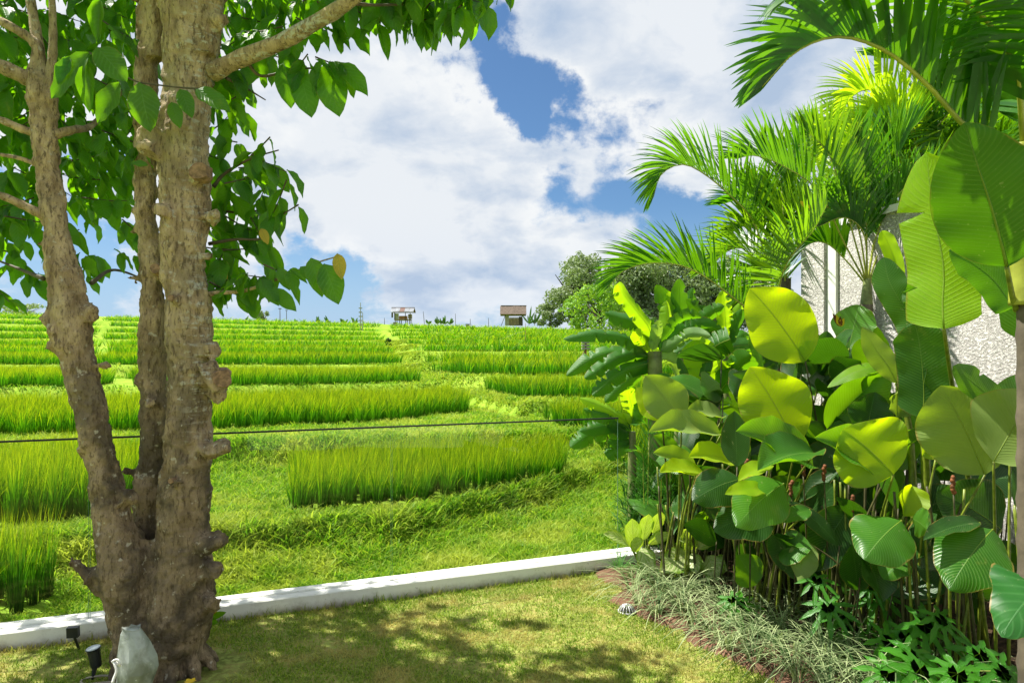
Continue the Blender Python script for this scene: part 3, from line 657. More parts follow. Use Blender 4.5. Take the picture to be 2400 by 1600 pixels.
mb.tube([P(250, 1345, 3.42), P(205, 1322, 3.40), P(172, 1294, 3.38), P(156, 1290, 3.37)], [.062, .046, .037, .03], 10, jit=.15)
for k in range(10):
    a = k/10*6.283; p = Vector((-1.72+math.cos(a)*.10, 3.5+math.sin(a)*.08, .12)); mb.tube([p, p+Vector((math.cos(a)*.06, math.sin(a)*.06, -.08)), p+Vector((math.cos(a)*.12, math.sin(a)*.12, -.17))], [.05, .035, .02], 8, jit=.2)
tr = mb.build('trunk', M['bark'], root, origin=RO, smooth=True)
rm = tr.modifiers.new('fuse', 'REMESH'); rm.mode = 'VOXEL'; rm.voxel_size = .009; rm.use_smooth_shade = True
sm = tr.modifiers.new('soften', 'SMOOTH'); sm.iterations = 2
for sz, st in ((.20, .040), (.07, .030), (.022, .014)):
    tx = bpy.data.textures.new('bark_relief', 'CLOUDS'); tx.noise_scale = sz; tx.noise_depth = 3
    dm = tr.modifiers.new('relief', 'DISPLACE'); dm.texture = tx; dm.strength = st; dm.mid_level = .59
# cut scars
for u, v, Yd, r, nrm in ((358, 478, 3.355, 11, (-.5, -1, 0)), (357, 617, 3.45, 12, (0, -1, .1)), (455, 392, 3.36, 20, (.1, -1, 0)), (512, 868, 3.36, 20, (.7, -1, 0)), (392, 684, 3.34, 7, (0, -1, 0)), (392, 1104, 3.345, 6, (-.2, -1, 0))):
    mbs = MB(); c = P(u, v, Yd); nv = Vector(nrm).normalized(); rr = r/F*Yd
    mbs.tube([c+nv*.004, c-nv*.06], [rr, rr*1.3], 12, jit=.25); mbs.build('cut_scar', M['cutwood'], root, origin=RO)
BR = [([(488, 168, 3.45), (540, 140, 3.4), (640, 100, 3.3), (720, 55, 3.2), (800, 5, 3.1), (900, -80, 3.0), (1010, -170, 2.95)], .046, .026),
      ([(800, 5, 3.1), (850, 12, 3.15), (960, 10, 3.3)], .011, .004),
      ([(105, 215, 3.42), (70, 185, 3.4), (0, 152, 3.35), (-120, 100, 3.3)], .044, .030),
      ([(75, 175, 3.42), (85, 110, 3.42), (40, 70, 3.4), (-60, 20, 3.4)], .030, .018),
      ([(98, 180, 3.42), (85, 90, 3.45), (60, -60, 3.5)], .032, .020), ([(112, 200, 3.42), (122, 100, 3.42), (118, -40, 3.45)], .026, .014),
      ([(110, 310, 3.42), (60, 300, 3.4), (0, 275, 3.35), (-80, 250, 3.3)], .024, .014), ([(120, 310, 3.42), (170, 298, 3.5), (215, 285, 3.7), (290, 200, 3.9)], .026, .010),
      ([(100, 385, 3.42), (50, 365, 3.4), (0, 355, 3.35)], .014, .008), ([(108, 500, 3.4), (60, 475, 3.35), (0, 448, 3.3), (-70, 430, 3.3)], .024, .015),
      ([(480, 676, 3.5), (500, 672, 3.5), (560, 668, 3.45), (640, 640, 3.4), (720, 606, 3.3), (778, 588, 3.25)], .014, .0025),
      ([(490, 430, 3.6), (515, 400, 3.6), (575, 365, 3.5), (640, 345, 3.45)], .011, .003), ([(480, 560, 3.62), (540, 550, 3.6), (600, 548, 3.55), (640, 520, 3.5)], .010, .003),
      ([(480, 480, 3.7), (560, 488, 3.7), (650, 470, 3.6)], .009, .003), ([(560, 130, 3.38), (600, 175, 3.45), (680, 158, 3.45), (780, 160, 3.4)], .010, .003),
      ([(320, 0, 3.6), (280, -20, 3.6), (240, -60, 3.6)], .02, .01), ([(520, 180, 3.5), (560, 200, 3.6), (610, 230, 3.7)], .009, .003),
      ([(210, 650, 3.5), (260, 620, 3.7), (330, 640, 3.9)], .012, .004), ([(100, 640, 3.4), (50, 620, 3.6), (0, 600, 3.7)], .012, .005),
      ([(360, -100, 3.6), (250, -260, 3.9), (60, -380, 4.1)], .04, .015), ([(440, -260, 3.5), (620, -330, 3.9), (760, -420, 4.3)], .04, .015), ([(430, -420, 3.5), (500, -700, 3.0), (560, -1000, 2.7)], .035, .014)]
BRC = []
for pts, r0, r1 in BR:
    c = cat_rom([P(*p) for p in pts], 16); BRC.append(c); b = MB(); b.tube(c, [(r0+(r1-r0)*i/15)*(1+.08*math.sin(i*2.3)) for i in range(16)], 10, jit=.06)
    b.build('branch', M['bark'] if r0 > .012 else M['twig'], root, origin=RO, smooth=True)
# leaf shapes shared by all tree leaves
def tleaf(name, curl, fold, twist, m, wf=.56):
    ny, nx = 8, 4; V = []; UV = []
    for i in range(ny+1):
        f = i/ny; wv = max(math.sin(math.pi*f**.85)**.8*(1-.12*f), .01)*wf/2
        for j in range(nx+1):
            s = (j/nx-.5)*2; e = abs(s)
            x = s*wv*(1-.25*fold*e); z = fold*.35*e*wv*2-curl*f*f*.45+.035*math.sin(f*14+s)*e; y = f-curl*.18*f*f
            a = twist*f; V.append((x*math.cos(a)-z*math.sin(a)*.3, y, z*math.cos(a)+x*math.sin(a))); UV.append(((s+1)/2, f))
    Fc = np.array([(i*(nx+1)+j, i*(nx+1)+j+1, (i+1)*(nx+1)+j+1, (i+1)*(nx+1)+j) for i in range(ny) for j in range(nx)])
    return np.array(V), Fc, np.array(UV)
TL = [tleaf('leaf', c, f, tw, None, wf) for c, f, tw, wf in ((.2, .35, .1, .56), (.45, .6, -.3, .6), (.7, .3, .4, .54), (.1, 1.2, .2, .5), (.35, .15, -.15, .64), (1.0, .7, .2, .56))]
TLM = []
for k, (V, Fc, UV) in enumerate(TL):
    o = build('leaf', V, Fc, M['treeleaf'], None, uv=UV); TLM.append(o.data); bpy.data.objects.remove(o)
TLY = TLM[0].copy(); TLY.materials.clear(); TLY.materials.append(M['leafyel'])
leaves = []      # (matrix, template)
def put_leaf(p, d, up, L, k=None, yel=False):
    y = Vector(d).normalized(); x = y.cross(Vector(up)); 
    if x.length < .05: x = y.cross(Vector((1, 0, .2)))
    x.normalize(); z = x.cross(y)
    Mx = Matrix(((x.x*L, y.x*L, z.x*L, p[0]), (x.y*L, y.y*L, z.y*L, p[1]), (x.z*L, y.z*L, z.z*L, p[2]), (0, 0, 0, 1)))
    leaves.append((Mx, random.randrange(len(TL)) if k is None else k, yel))
twm = MB()
def cluster(p, n=6, L=.14, spread=.13, out=None, tw=True):
    p = Vector(p); od = Vector(out) if out else Vector((random.uniform(-1, 1), random.uniform(-.7, .7), random.uniform(-.5, .3))); od.normalize()
    a = p-od*spread; b = p+od*spread*.7
    if tw: twm.tube([a+Vector((0, 0, .02)), p, b], [.0045, .0035, .002], 4, caps=False)
    for i in range(n):
        f = i/max(1, n-1); q = a+(b-a)*f+Vector((0, 0, .01)); an = i*2.4+random.random()
        d = od*.35+Vector((math.cos(an)*.55, math.sin(an)*.55, -.9+random.uniform(-.35, .55)))
        put_leaf(q, d, (random.uniform(-.5, .5), random.uniform(-.9, .2), .9), L*random.uniform(.75, 1.2))
# hand placed sprays on the right of the trunks: (u, v, Y, leaves)
for u, v, Yd, n in ((520, 190, 3.6, 7), (575, 175, 3.65, 6), (560, 230, 3.7, 5), (640, 150, 3.45, 4), (690, 165, 3.42, 4), (765, 165, 3.4, 5), (500, 260, 3.75, 5), (510, 300, 3.8, 4), (520, 340, 3.7, 4), (490, 380, 3.7, 4),
                    (590, 365, 3.5, 6), (625, 400, 3.5, 6), (560, 430, 3.6, 6), (600, 470, 3.6, 6), (640, 480, 3.5, 5), (520, 470, 3.7, 6), (510, 530, 3.7, 6), (560, 540, 3.65, 6), (600, 560, 3.6, 4), (500, 590, 3.75, 5), (560, 590, 3.65, 4), (650, 510, 3.5, 3),
                    (510, 660, 3.55, 6), (560, 660, 3.5, 5), (600, 655, 3.45, 5), (530, 690, 3.55, 4), (640, 640, 3.4, 3), (500, 620, 3.6, 4),
                    (600, 90, 3.6, 7), (640, 60, 3.7, 7), (680, 110, 3.4, 6), (720, 80, 3.5, 6), (700, 20, 3.6, 7), (770, 60, 3.4, 6), (800, 30, 3.4, 6), (840, 20, 3.5, 6), (560, 60, 3.7, 7), (560, 10, 3.7, 7), (620, 0, 3.7, 7), (530, 120, 3.7, 7), (770, 0, 3.4, 6), (610, 120, 3.8, 7), (690, 60, 3.9, 7), (560, 110, 3.9, 7), (540, 60, 4.0, 7), (600, 40, 4.0, 7), (530, 10, 4.0, 7), (660, 10, 4.0, 7), (740, 30, 3.8, 7), (545, 250, 3.9, 6), (520, 420, 3.9, 6), (560, 480, 3.9, 6), (530, 570, 3.9, 6), (580, 400, 3.8, 5), (520, 640, 3.8, 5), (600, 520, 3.8, 5), (830, 50, 3.3, 6), (880, 30, 3.3, 6)):
    cluster(P(u, v-18, Yd), n, .168, .11)
for k in range(46):     # overhead fringe towards the top right
    u = random.uniform(830, 1110); lim = 62-(abs(u-985)/130)**2*40; v = random.uniform(-160, lim); cluster(P(u, v-14, random.uniform(3.1, 3.9)), 7, .158, .11, tw=v > -60)
cluster(P(1130, -28, 3.3), 4, .13, .1)
# single leaves of the twig reaching over the field and those in front of the trunk: base px, tip px
for (bu, bv), (tu, tv), Yd, k, yl in (((775, 582), (785, 640), 3.25, 3, True), ((715, 592), (740, 680), 3.28, 0, False), ((745, 605), (778, 697), 3.26, 4, False), ((665, 618), (705, 650), 3.33, 3, False), ((690, 612), (725, 648), 3.3, 0, False), ((640, 615), (665, 665), 3.36, 0, False),
                                  ((600, 640), (640, 700), 3.38, 0, False), ((625, 665), (680, 712), 3.4, 0, False), ((780, 145), (845, 215), 3.38, 0, False), ((772, 165), (785, 182), 3.39, 4, True), ((505, 612), (520, 645), 3.6, 1, True), ((600, 525), (615, 560), 3.45, 2, True),
                                  ((322, 190), (340, 298), 3.24, 4, False), ((415, 205), (440, 268), 3.26, 0, False), ((450, 205), (528, 252), 3.27, 0, False), ((395, 235), (412, 292), 3.27, 0, False), ((205, 122), (112, 220), 3.22, 0, False), ((222, 108), (288, 180), 3.22, 4, False),
                                  ((200, 150), (205, 255), 3.22, 3, False), ((275, 190), (220, 278), 3.24, 0, False), ((340, 380), (300, 372), 3.3, 0, False), ((230, 0), (222, 92), 3.25, 3, False), ((160, 130), (130, 190), 3.22, 0, False), ((690, 165), (715, 265), 3.4, 4, False), ((650, 150), (668, 245), 3.42, 0, False), ((745, 150), (780, 262), 3.4, 4, False)):
    p = P(bu, bv, Yd); q = P(tu, tv, Yd-.02); put_leaf(p, q-p, (.2, -1, .5), (q-p).length*1.05, k, yl)
twm.tube([P(205, 120, 3.22), P(270, 170, 3.24), P(320, 190, 3.25), P(400, 200, 3.27), P(460, 205, 3.3)], [.003, .004, .004, .004, .006], 5)
nfront = len(leaves)
# crown mass on the left and behind the stems
random.seed(5); cnt = 0
while cnt < 330:
    u = random.uniform(-260, 330); v = random.uniform(-260, 700)
    low = 690-60*abs(math.sin(u*.021))
    if v > low: continue
    g = math.sin(u*.031+1)*math.sin(v*.023+.6)+.5*math.sin(u*.07-v*.05)
    if v > 250 and g > .74: continue
    cluster(P(u, v-10, random.uniform(3.55, 4.7)), 6, .158, .14, tw=random.random() < .5); cnt += 1
# the rest of the crown above the frame, which shades the lawn
for k in range(430):
    x = random.uniform(-5.0, -.3); y = random.uniform(2.1, 5.5); z = random.uniform(3.75, 4.9)
    if z < EYE+.54*y: z += .6
    sx_ = x-SUN.x/SUN.z*z; sy_ = y-SUN.y/SUN.z*z
    if sy_ > float(np.interp(sx_, [-2, -1.0, -.3, .1, .5, .85, 1.05, 1.5], [5.6, 4.65, 4.35, 4.2, 3.85, 3.75, 3.35, 2.6]))+random.uniform(-.12, .05): continue
    if math.sin(sx_*5.1+1)*math.sin(sy_*6.7+2) > .80: continue
    cluster((x, y, z), 6, .19, .16, tw=False)
twm.build('twigs', M['twig'], root, origin=RO)['kind'] = 'stuff'
# the 300 that show largest become parts, the rest one stuff part
def inframe(m):
    p = m.translation; 
    if p.y < .5: return -1
    u = CX+p.x/p.y*F; v = HV-(p.z-EYE)/p.y*F
    if not (-20 < u < 2352 and -40 < v < 1568): return 0
    front = 2.0 if (u > 480 or p.y < 3.4) else 1.0
    return front/p.y
order = sorted(range(len(leaves)), key=lambda i: -inframe(leaves[i][0]))
T0 = Matrix.Translation(-Vector(RO))
for i in order[:300]:
    mx, k, yl = leaves[i]; o = bpy.data.objects.new('leaf', TLY if yl else TLM[k]); COL.objects.link(o); o.parent = root; o.matrix_basis = T0 @ mx
Vs, Fs, Us, Rs, off = [], [], [], [], 0
for i in order[300:]:
    mx, k, yl = leaves[i]; V, Fc, UV = TL[k]; A = np.array(mx); V2 = V @ A[:3, :3].T+A[:3, 3]
    Vs.append(V2); Fs.append(Fc+off); Us.append(UV); Rs.append(np.full(len(V2), random.random())); off += len(V2)
o = build('foliage', np.concatenate(Vs), np.concatenate(Fs), M['treeleaf'], root, uv=np.concatenate(Us), attrs={'rnd': np.concatenate(Rs)}, origin=RO); o['kind'] = 'stuff'

# ------------------------------------------------------------ palms
def frond(root, pts, n, Lmax, width, m, V=55, droop=.30, a0=68, a1=22, singles=False, t0=.14, both=True, r=.008, tiptaper=1.0, curlt=0.0, nseg=5, up0=None):
    c = cat_rom(pts, 40); RO = root.location
    rb = MB(); rb.tube(c[::2]+[c[-1]], [r*(1-.8*i/20) for i in range(21)], 6); fo = rb.build('frond', M['rach'], root, origin=RO, smooth=True)
    Vs, Fs, Us, Rs, off = [], [], [], [], 0
    for i in range(n):
        f = t0+(1-t0)*(i+.5*random.random())/n; x = f*39; k = min(int(x), 38); p = c[k].lerp(c[k+1], x-k); T = (c[min(k+2, 39)]-c[max(k-1, 0)]).normalized()
        U = Vector(up0 or (0, 0, 1)); U = U-T*U.dot(T)
        if U.length < .15: U = Vector((-.5, -.2, .5))-T*T.dot(Vector((-.5, -.2, .5)))
        U.normalize(); S = T.cross(U)
        for s in (-1, 1) if both else (1,):
            a = R(a0+(a1-a0)*f+random.uniform(-5, 5)); vv = R(V+random.uniform(-9, 9))
            d = T*math.cos(a)+(S*s*math.cos(vv)+U*math.sin(vv))*math.sin(a)
            Lf = Lmax*(math.sin(math.pi*min(.97, .16+.80*f))**.65)*random.uniform(.9, 1.08)
            wv = T-d*T.dot(d); wv.normalize(); q = []; pp = p.copy(); dd = d.copy(); st = Lf/nseg
            for j in range(nseg+1):
                w_ = width*(.45, 1, 1, .85, .55, 0.03)[min(5, int(round(j*5/nseg)))]/2; q += [pp-wv*w_, pp+wv*w_]
                dd = (dd+Vector((0, 0, -1))*droop*(.12+.5*(j/nseg)**1.5)+Vector((random.uniform(-1, 1), random.uniform(-1, 1), 0))*.03-S*s*curlt*.1).normalized(); pp = pp+dd*st
            Fc = np.array([(2*j, 2*j+1, 2*j+3, 2*j+2) for j in range(nseg)]); UV = [(j % 2, (j//2)/nseg) for j in range(2*nseg+2)]
            if singles: build('leaflet', q, Fc, m, fo, uv=UV, attrs={'rnd': [random.random()]*len(q)}, origin=RO)
            else: Vs.append(np.array(q)); Fs.append(Fc+off); Us.append(np.array(UV)); Rs.append(np.full(len(q), random.random())); off += len(q)
    if not singles: build('leaflets', np.concatenate(Vs), np.concatenate(Fs), m, fo, uv=np.concatenate(Us), attrs={'rnd': np.concatenate(Rs)}, origin=RO)['kind'] = 'stuff'
    return fo
def pl(*a): return [P(*p) for p in a]
def ptrunk(root, u, v0, v1, Y, w0, w1, m=None, rings=True, name='trunk'):
    a, b = P(u[0], v0, Y), P(u[1], v1, Y); n = 40; mb2 = MB(); c = [a.lerp(b, i/(n-1)) for i in range(n)]
    mb2.tube(c, [(w0+(w1-w0)*i/(n-1))*(1+(.10 if rings and i % 4 == 0 else 0)) for i in range(n)], 12); return mb2.build(name, m or M['palmbark'], root, origin=root.location, smooth=True)
# palm whose crown arches in at the top right, close
r1 = empty('palm', (2.16, 2.85, 0), 'tall palm at the right edge whose broad fronds arch across the top', 'palm')
ptrunk(r1, (2385, 2368), 1620, 700, 2.85, .07, .05); ptrunk(r1, (2352, 2346), 700, 330, 2.85, .055, .035, M['rach'], False, 'crownshaft')
frond(r1, pl((2345, 340, 2.85), (2230, 300, 2.8), (2130, 195, 2.75), (2030, 115, 2.7), (1925, 85, 2.65), (1830, 118, 2.6), (1750, 200, 2.58)), 60, .44, .030, M['palm_g'], V=62, droop=.30, a0=62, a1=16, singles=True, r=.012, t0=.10)
frond(r1, pl((2350, 330, 2.85), (2330, 150, 2.7), (2240, 20, 2.6), (2110, -70, 2.5), (1960, -90, 2.4), (1830, -20, 2.35)), 46, .50, .040, M['palm_g'], V=25, droop=.5, a0=62, a1=25, singles=True, r=.012)
frond(r1, pl((2350, 330, 2.85), (2370, 100, 2.8), (2330, -60, 2.9), (2200, -160, 3.0)), 40, .5, .040, M['palm_d'], V=10, droop=.6, a0=66, a1=30, singles=True, r=.012)
frond(r1, pl((2350, 330, 2.85), (2420, 120, 2.6), (2400, 0, 2.3), (2300, -60, 2.1)), 36, .45, .036, M['palm_d'], V=10, droop=.6, a0=66, a1=30, r=.012)
frond(r1, pl((2350, 330, 2.85), (2400, 180, 3.1), (2330, 60, 3.5), (2200, 20, 3.9)), 40, .5, .036, M['palm_d'], V=15, droop=.6, a0=66, a1=30, r=.012)
# areca palm in the middle: three big arching fronds reaching left
r2 = empty('palm', G(1790, 1180), 'feathery areca palm with three long fronds arching left over the field', 'palm')
r2.location.y = 5.3; r2.location.x = (1790-CX)/F*5.3
ptrunk(r2, (1775, 1785), 1300, 690, 5.3, .05, .04)
frond(r2, pl((1785, 690, 5.3), (1750, 560, 5.3), (1724, 498, 5.25), (1681, 453, 5.2), (1625, 405, 5.1), (1570, 378, 5.0), (1520, 400, 4.95), (1500, 455, 4.9)), 60, .50, .017, M['palm_g'], V=66, droop=.42, a0=62, a1=18, singles=True, t0=.22)
frond(r2, pl((1790, 690, 5.3), (1740, 720, 5.2), (1681, 681, 5.1), (1625, 639, 5.05), (1569, 611, 5.0), (1513, 604, 4.95), (1470, 608, 4.9), (1428, 625, 4.85), (1396, 660, 4.8)), 62, .46, .016, M['palm_g'], V=68, droop=.26, a0=60, a1=14, singles=True, t0=.12)
frond(r2, pl((1785, 680, 5.3), (1800, 620, 5.2), (1825, 578, 5.1), (1868, 530, 5.0), (1900, 470, 4.95)), 54, .52, .017, M['palm_m'], V=60, droop=.20, a0=80, a1=40, singles=True, t0=.1, up0=(-1, 0, .5))
frond(r2, pl((1785, 690, 5.3), (1760, 640, 5.5), (1740, 600, 5.6), (1700, 560, 5.8)), 40, .46, .018, M['palm_g'], V=50, droop=.3)
# clustered palm before the wall
r3 = empty('palm', (3.0, 5.75, 0), 'young palm with slender ringed trunk standing before the stucco wall', 'palm')
r3.location = ((1990-CX)/F*5.75, 5.75, 0)
ptrunk(r3, (1975, 1990), 1260, 700, 5.75, .055, .05); ptrunk(r3, (1990, 1992), 700, 640, 5.75, .05, .03, M['pseudo'], False, 'crownshaft')
for k, pts in enumerate((((1990, 650), (1940, 560), (1880, 440), (1800, 382), (1735, 358), (1690, 365)), ((1990, 650), (1960, 540), (1930, 430), (1900, 350), (1840, 290)), ((1992, 650), (2010, 540), (2040, 420), (2070, 330), (2120, 270)),
                        ((1994, 650), (2040, 570), (2100, 470), (2170, 400), (2240, 380)), ((1992, 650), (1990, 520), (1985, 400), (1960, 300)), ((1994, 650), (2030, 540), (2060, 440), (2060, 350), (2030, 300)),
                        ((1990, 655), (1945, 600), (1900, 560), (1860, 560), (1820, 600)), ((1994, 655), (2030, 610), (2060, 590), (2100, 610), (2120, 660)), ((1992, 650), (1970, 520), (1930, 470), (1880, 470)), ((1992, 650), (2040, 540), (2110, 500), (2190, 520)), ((1992, 650), (1985, 540), (1940, 500), (1880, 520)), ((1992, 650), (2020, 520), (2080, 430), (2150, 420)))):
    dy = random.uniform(-.5, .3)
    frond(r3, [P(a, b, 5.75+dy*i/5) for i, (a, b) in enumerate(pts)], 44, .56 if k < 6 else .4, .021, [M['palm_g'], M['palm_m'], M['palm_g'], M['palm_m'], M['palm_d'], M['palm_g'], M['palm_g'], M['palm_d'], M['palm_g'], M['palm_m'], M['palm_g'], M['palm_d'], M['palm_d']][k], V=58, droop=.25, a0=62, a1=22, singles=(k in (0, 3)), t0=.28)
# far palms above the wall
r4 = empty('palm', (4.6, 8.6, 0), 'yellow-green palm crown rising beyond the stucco wall', 'palm')
ptrunk(r4, (2075, 2080), 1060, 420, 8.0, .09, .07); r4.location = P(2075, 1060, 8.0); r4.location.z = 0
for ch in r4.children: bpy.data.objects.remove(ch)
ptrunk(r4, (2075, 2080), 1120, 420, 8.0, .09, .07)
for k in range(15):
    a = k/15*6.283+.3; rr = random.uniform(150, 230); e = random.uniform(.7, 1.25)
    pts = [P(2080+math.cos(a)*rr*s, 420-math.sin(e)*rr*1.25*s+rr*.75*s*s*s, 8.0-math.sin(a)*s*1.2) for s in (0, .3, .6, .85, 1.05)]
    frond(r4, pts, 34, .70, .034, M['palm_y'] if k % 3 == 0 else M['palm_m'], V=45, droop=.3, t0=.2, nseg=4)
r6 = empty('palm', (3.4, 7.2, 0), 'palm with upright curled fronds between the arching frond and the wall', 'palm')
ptrunk(r6, (2105, 2105), 1080, 340, 6.9, .07, .06); r6.location = P(2105, 1100, 6.9); r6.location.z = 0
for ch in r6.children: bpy.data.objects.remove(ch)
ptrunk(r6, (2105, 2105), 1160, 340, 6.9, .07, .06)
for pts in (((2110, 340), (2065, 250), (2005, 208), (1955, 225), (1915, 300)), ((2110, 340), (2120, 240), (2080, 150), (2010, 130)), ((2110, 350), (2020, 320), (1950, 330), (1900, 360)), ((2110, 345), (2180, 260), (2240, 220), (2300, 260)), ((2110, 350), (2150, 380), (2160, 420), (2160, 480)), ((2110, 345), (2090, 280), (2040, 260), (1980, 280))):
    frond(r6, [P(a, b, 6.9-.1*i) for i, (a, b) in enumerate(pts)], 56, .55, .026, M['palm_g'] if random.random() < .6 else M['palm_y'], V=60, droop=.33, t0=.15)
r7 = empty('palm', (2.1, 6.9, 0), 'bushy palm filling the gap behind the areca fronds at the end of the wall', 'palm')
r7.location = P(1800, 1160, 6.9); r7.location.z = 0; ptrunk(r7, (1800, 1805), 1180, 640, 6.9, .06, .05)
random.seed(61)
for k, ((u1, v1), (u2, v2), (u3, v3)) in enumerate((((1790, 540), (1730, 460), (1650, 470)), ((1800, 520), (1790, 400), (1750, 330)), ((1820, 520), (1860, 400), (1900, 330)), ((1830, 560), (1900, 480), (1970, 470)), ((1770, 600), (1690, 570), (1620, 620)), ((1780, 570), (1720, 520), (1670, 540)), ((1815, 500), (1830, 380), (1870, 280)), ((1800, 640), (1740, 640), (1690, 720)), ((1790, 560), (1760, 480), (1700, 410)))):
    frond(r7, [P(a, b, 6.9+random.uniform(-.2, .2)) for a, b in ((1803, 645), (u1, v1), (u2, v2), (u3, v3))], 50, .55, .024, M['palm_m'] if k % 3 else M['palm_d'], V=55, droop=.32, t0=.2)
r8 = empty('palm', (3.9, 7.6, 0), 'dense palm behind the wall below the top right frond', 'palm')
r8.location = P(2230, 1060, 7.6); r8.location.z = 0; ptrunk(r8, (2230, 2230), 1140, 420, 7.6, .07, .06)
for k in range(13):
    a = k/13*6.283; e = random.uniform(.8, 1.3); rr = random.uniform(170, 240)
    frond(r8, [P(2230+math.cos(a)*rr*s, 430-e*rr*1.1*s+rr*.8*s**3, 7.6-math.sin(a)*s) for s in (0, .3, .6, .85, 1.05)], 44, .65, .030, M['palm_g'] if k % 2 else M['palm_m'], V=50, droop=.3, t0=.2)
# yellow crowned tree beyond the wall
def far_tree(name, u, v, Y, W, H, m, label, cat='tree', group=None, n=4000, leaf=.16, trunk_h=.35, lob=12, seed=1, tm='woodd', gz=None):
    random.seed(seed); g = np.random.default_rng(seed); b = P(u, v, Y); z0 = b.z if gz is None else gz; top = H
    root = empty(name, (b.x, Y, z0), label, cat, group); RO = root.location; tb = MB(); tb.tube([(b.x, Y, z0-.3), (b.x+.05*W, Y, z0+H*.3), (b.x, Y, z0+H*.75)], [H*.035, H*.028, H*.008], 8)
    for k in range(6):
        a = k*1.05; tb.tube([(b.x, Y, z0+H*(.25+.05*k)), (b.x+math.cos(a)*W*.18, Y+math.sin(a)*W*.18, z0+H*.55), (b.x+math.cos(a)*W*.3, Y+math.sin(a)*W*.3, z0+H*.7)], [H*.016, H*.01, H*.004], 6)
    tb.build('trunk', M[tm], root, origin=RO)
    cs = []
    for k in range(lob):
        a = random.uniform(0, 6.283); rr = math.sqrt(random.random())*.36*W; h = random.uniform(trunk_h, .88)
        shrink = 1-.75*max(0, (h-.55)/.45)**1.5
        cs.append((b.x+math.cos(a)*rr*shrink, Y+math.sin(a)*rr*shrink, z0+H*h, W*random.uniform(.12, .22), H*random.uniform(.09, .16)))
    c = np.array(cs); k = g.integers(0, lob, n); d = g.normal(0, 1, (n, 3)); d /= np.linalg.norm(d, axis=1)[:, None]; rad = g.uniform(.55, 1.08, n)**.6
    rad *= 1+.25*np.sin(d[:, 0]*7+k)*np.sin(d[:, 2]*6+k*2)
    pos = c[k, :3]+d*rad[:, None]*np.stack([c[k, 3], c[k, 3], c[k, 4]], 1)
    s = leaf*g.uniform(.6, 1.4, n); e1 = g.normal(0, 1, (n, 3)); e1 /= np.linalg.norm(e1, axis=1)[:, None]; e2 = np.cross(e1, d+g.normal(0, .5, (n, 3))); e2 /= np.linalg.norm(e2, axis=1)[:, None]+1e-6
    V = np.stack([pos-e1*s[:, None], pos+e2*s[:, None]*.5, pos+e1*s[:, None], pos-e2*s[:, None]*.5], 1).reshape(-1, 3)
    o = build('crown', V, np.arange(4*n).reshape(n, 4), m, root, attrs={'rnd': np.repeat(g.random(n), 4)}, uv=np.tile(np.array([(0, 0), (1, 0), (1, 1), (0, 1.)]), (n, 1)), smooth=False, origin=RO)
    return root
gt = 'trees at the far edge of the field'
def gz(u, Y): return float(ground((u-CX)/F*Y, Y))-.1
far_tree('broadleaf_tree', 1325, 745, 85, 9.0, 10.2, M['far1'], 'tall grey-green tree with feathery top standing right of the thatched hut', 'tree', gt, 14000, .17, .16, 24, 3, gz=gz(1330, 85))
far_tree('broadleaf_tree', 1262, 745, 84, 4.0, 3.4, M['far1'], 'low grey-green bushy tree right beside the thatched hut', 'tree', gt, 3000, .13, .12, 10, 14, gz=gz(1262, 84))
far_tree('broadleaf_tree', 1372, 750, 62, 6.6, 5.2, M['far2'], 'fresh green spreading tree standing before the taller grey-green trees', 'tree', gt, 6000, .13, .25, 16, 4, gz=gz(1372, 62))
for k, (u, W, H, lab) in enumerate(((1440, 8, 9.2, 'dense grey-green tree directly behind the upright banana leaf'), (1500, 9.5, 10.6, 'broad grey-green tree, tallest of the clump behind the banana plant'), (1570, 9.5, 10.4, 'rounded grey-green tree left of the areca trunk in the far clump'), (1640, 9.5, 9.6, 'rightmost grey-green tree of the far clump under the arching frond'), (1740, 10, 9.0, 'grey-green tree mostly hidden behind the areca palm'))):
    far_tree('broadleaf_tree', u, 748, 80+k, W, H, M['far1'], lab, 'tree', gt, 16000, .16, .06, 34, 20+k, gz=gz(u, 80))
far_tree('broadleaf_tree', 1460, 748, 72, 8, 3.0, M['far3'], 'low dark green shrub below the far grey-green trees', 'tree', gt, 3500, .13, .1, 12, 31, gz=gz(1460, 72))
far_tree('broadleaf_tree', 1590, 748, 72, 9, 3.0, M['far3'], 'wide dark hedge-like tree at the field edge behind the banana', 'tree', gt, 3500, .13, .1, 12, 32, gz=gz(1590, 72))
far_tree('garden_shrub', 1985, 1100, 9.5, 1.9, 5.2, M['palm_y'], 'yellow flowering shrub rising beyond the wall between the palms', 'shrub', None, 5000, .06, .3, 14, 41, gz=0)
far_tree('garden_shrub', 2200, 1100, 9.0, 2.4, 5.4, M['palm_y'], 'yellow-green leafy shrub beyond the wall below the top frond', 'shrub', None, 6000, .06, .3, 14, 42, gz=0)
far_tree('garden_shrub', 2290, 1100, 8.0, 2.0, 5.2, M['palm_g'], 'green leafy shrub beyond the wall at the right edge', 'shrub', None, 5000, .06, .4, 14, 43, gz=0)
far_tree('garden_shrub', 60, 735, 88, 7, 2.0, M['far1'], 'distant low bush on the skyline left of the leaning trunk', 'shrub', None, 1200, .14, .1, 8, 44, gz=gz(60, 88))
far_tree('garden_shrub', 605, 735, 95, 2.4, 2.6, M['far1'], 'small distant tree on the skyline below the hanging leaves', 'shrub', None, 900, .14, .2, 8, 45, gz=gz(605, 95))
far_tree('garden_shrub', 890, 772, 40, .55, .62, M['far3'], 'small dark bush at the far end of the grass path', 'shrub', None, 700, .05, .2, 8, 46, gz=gz(890, 41))


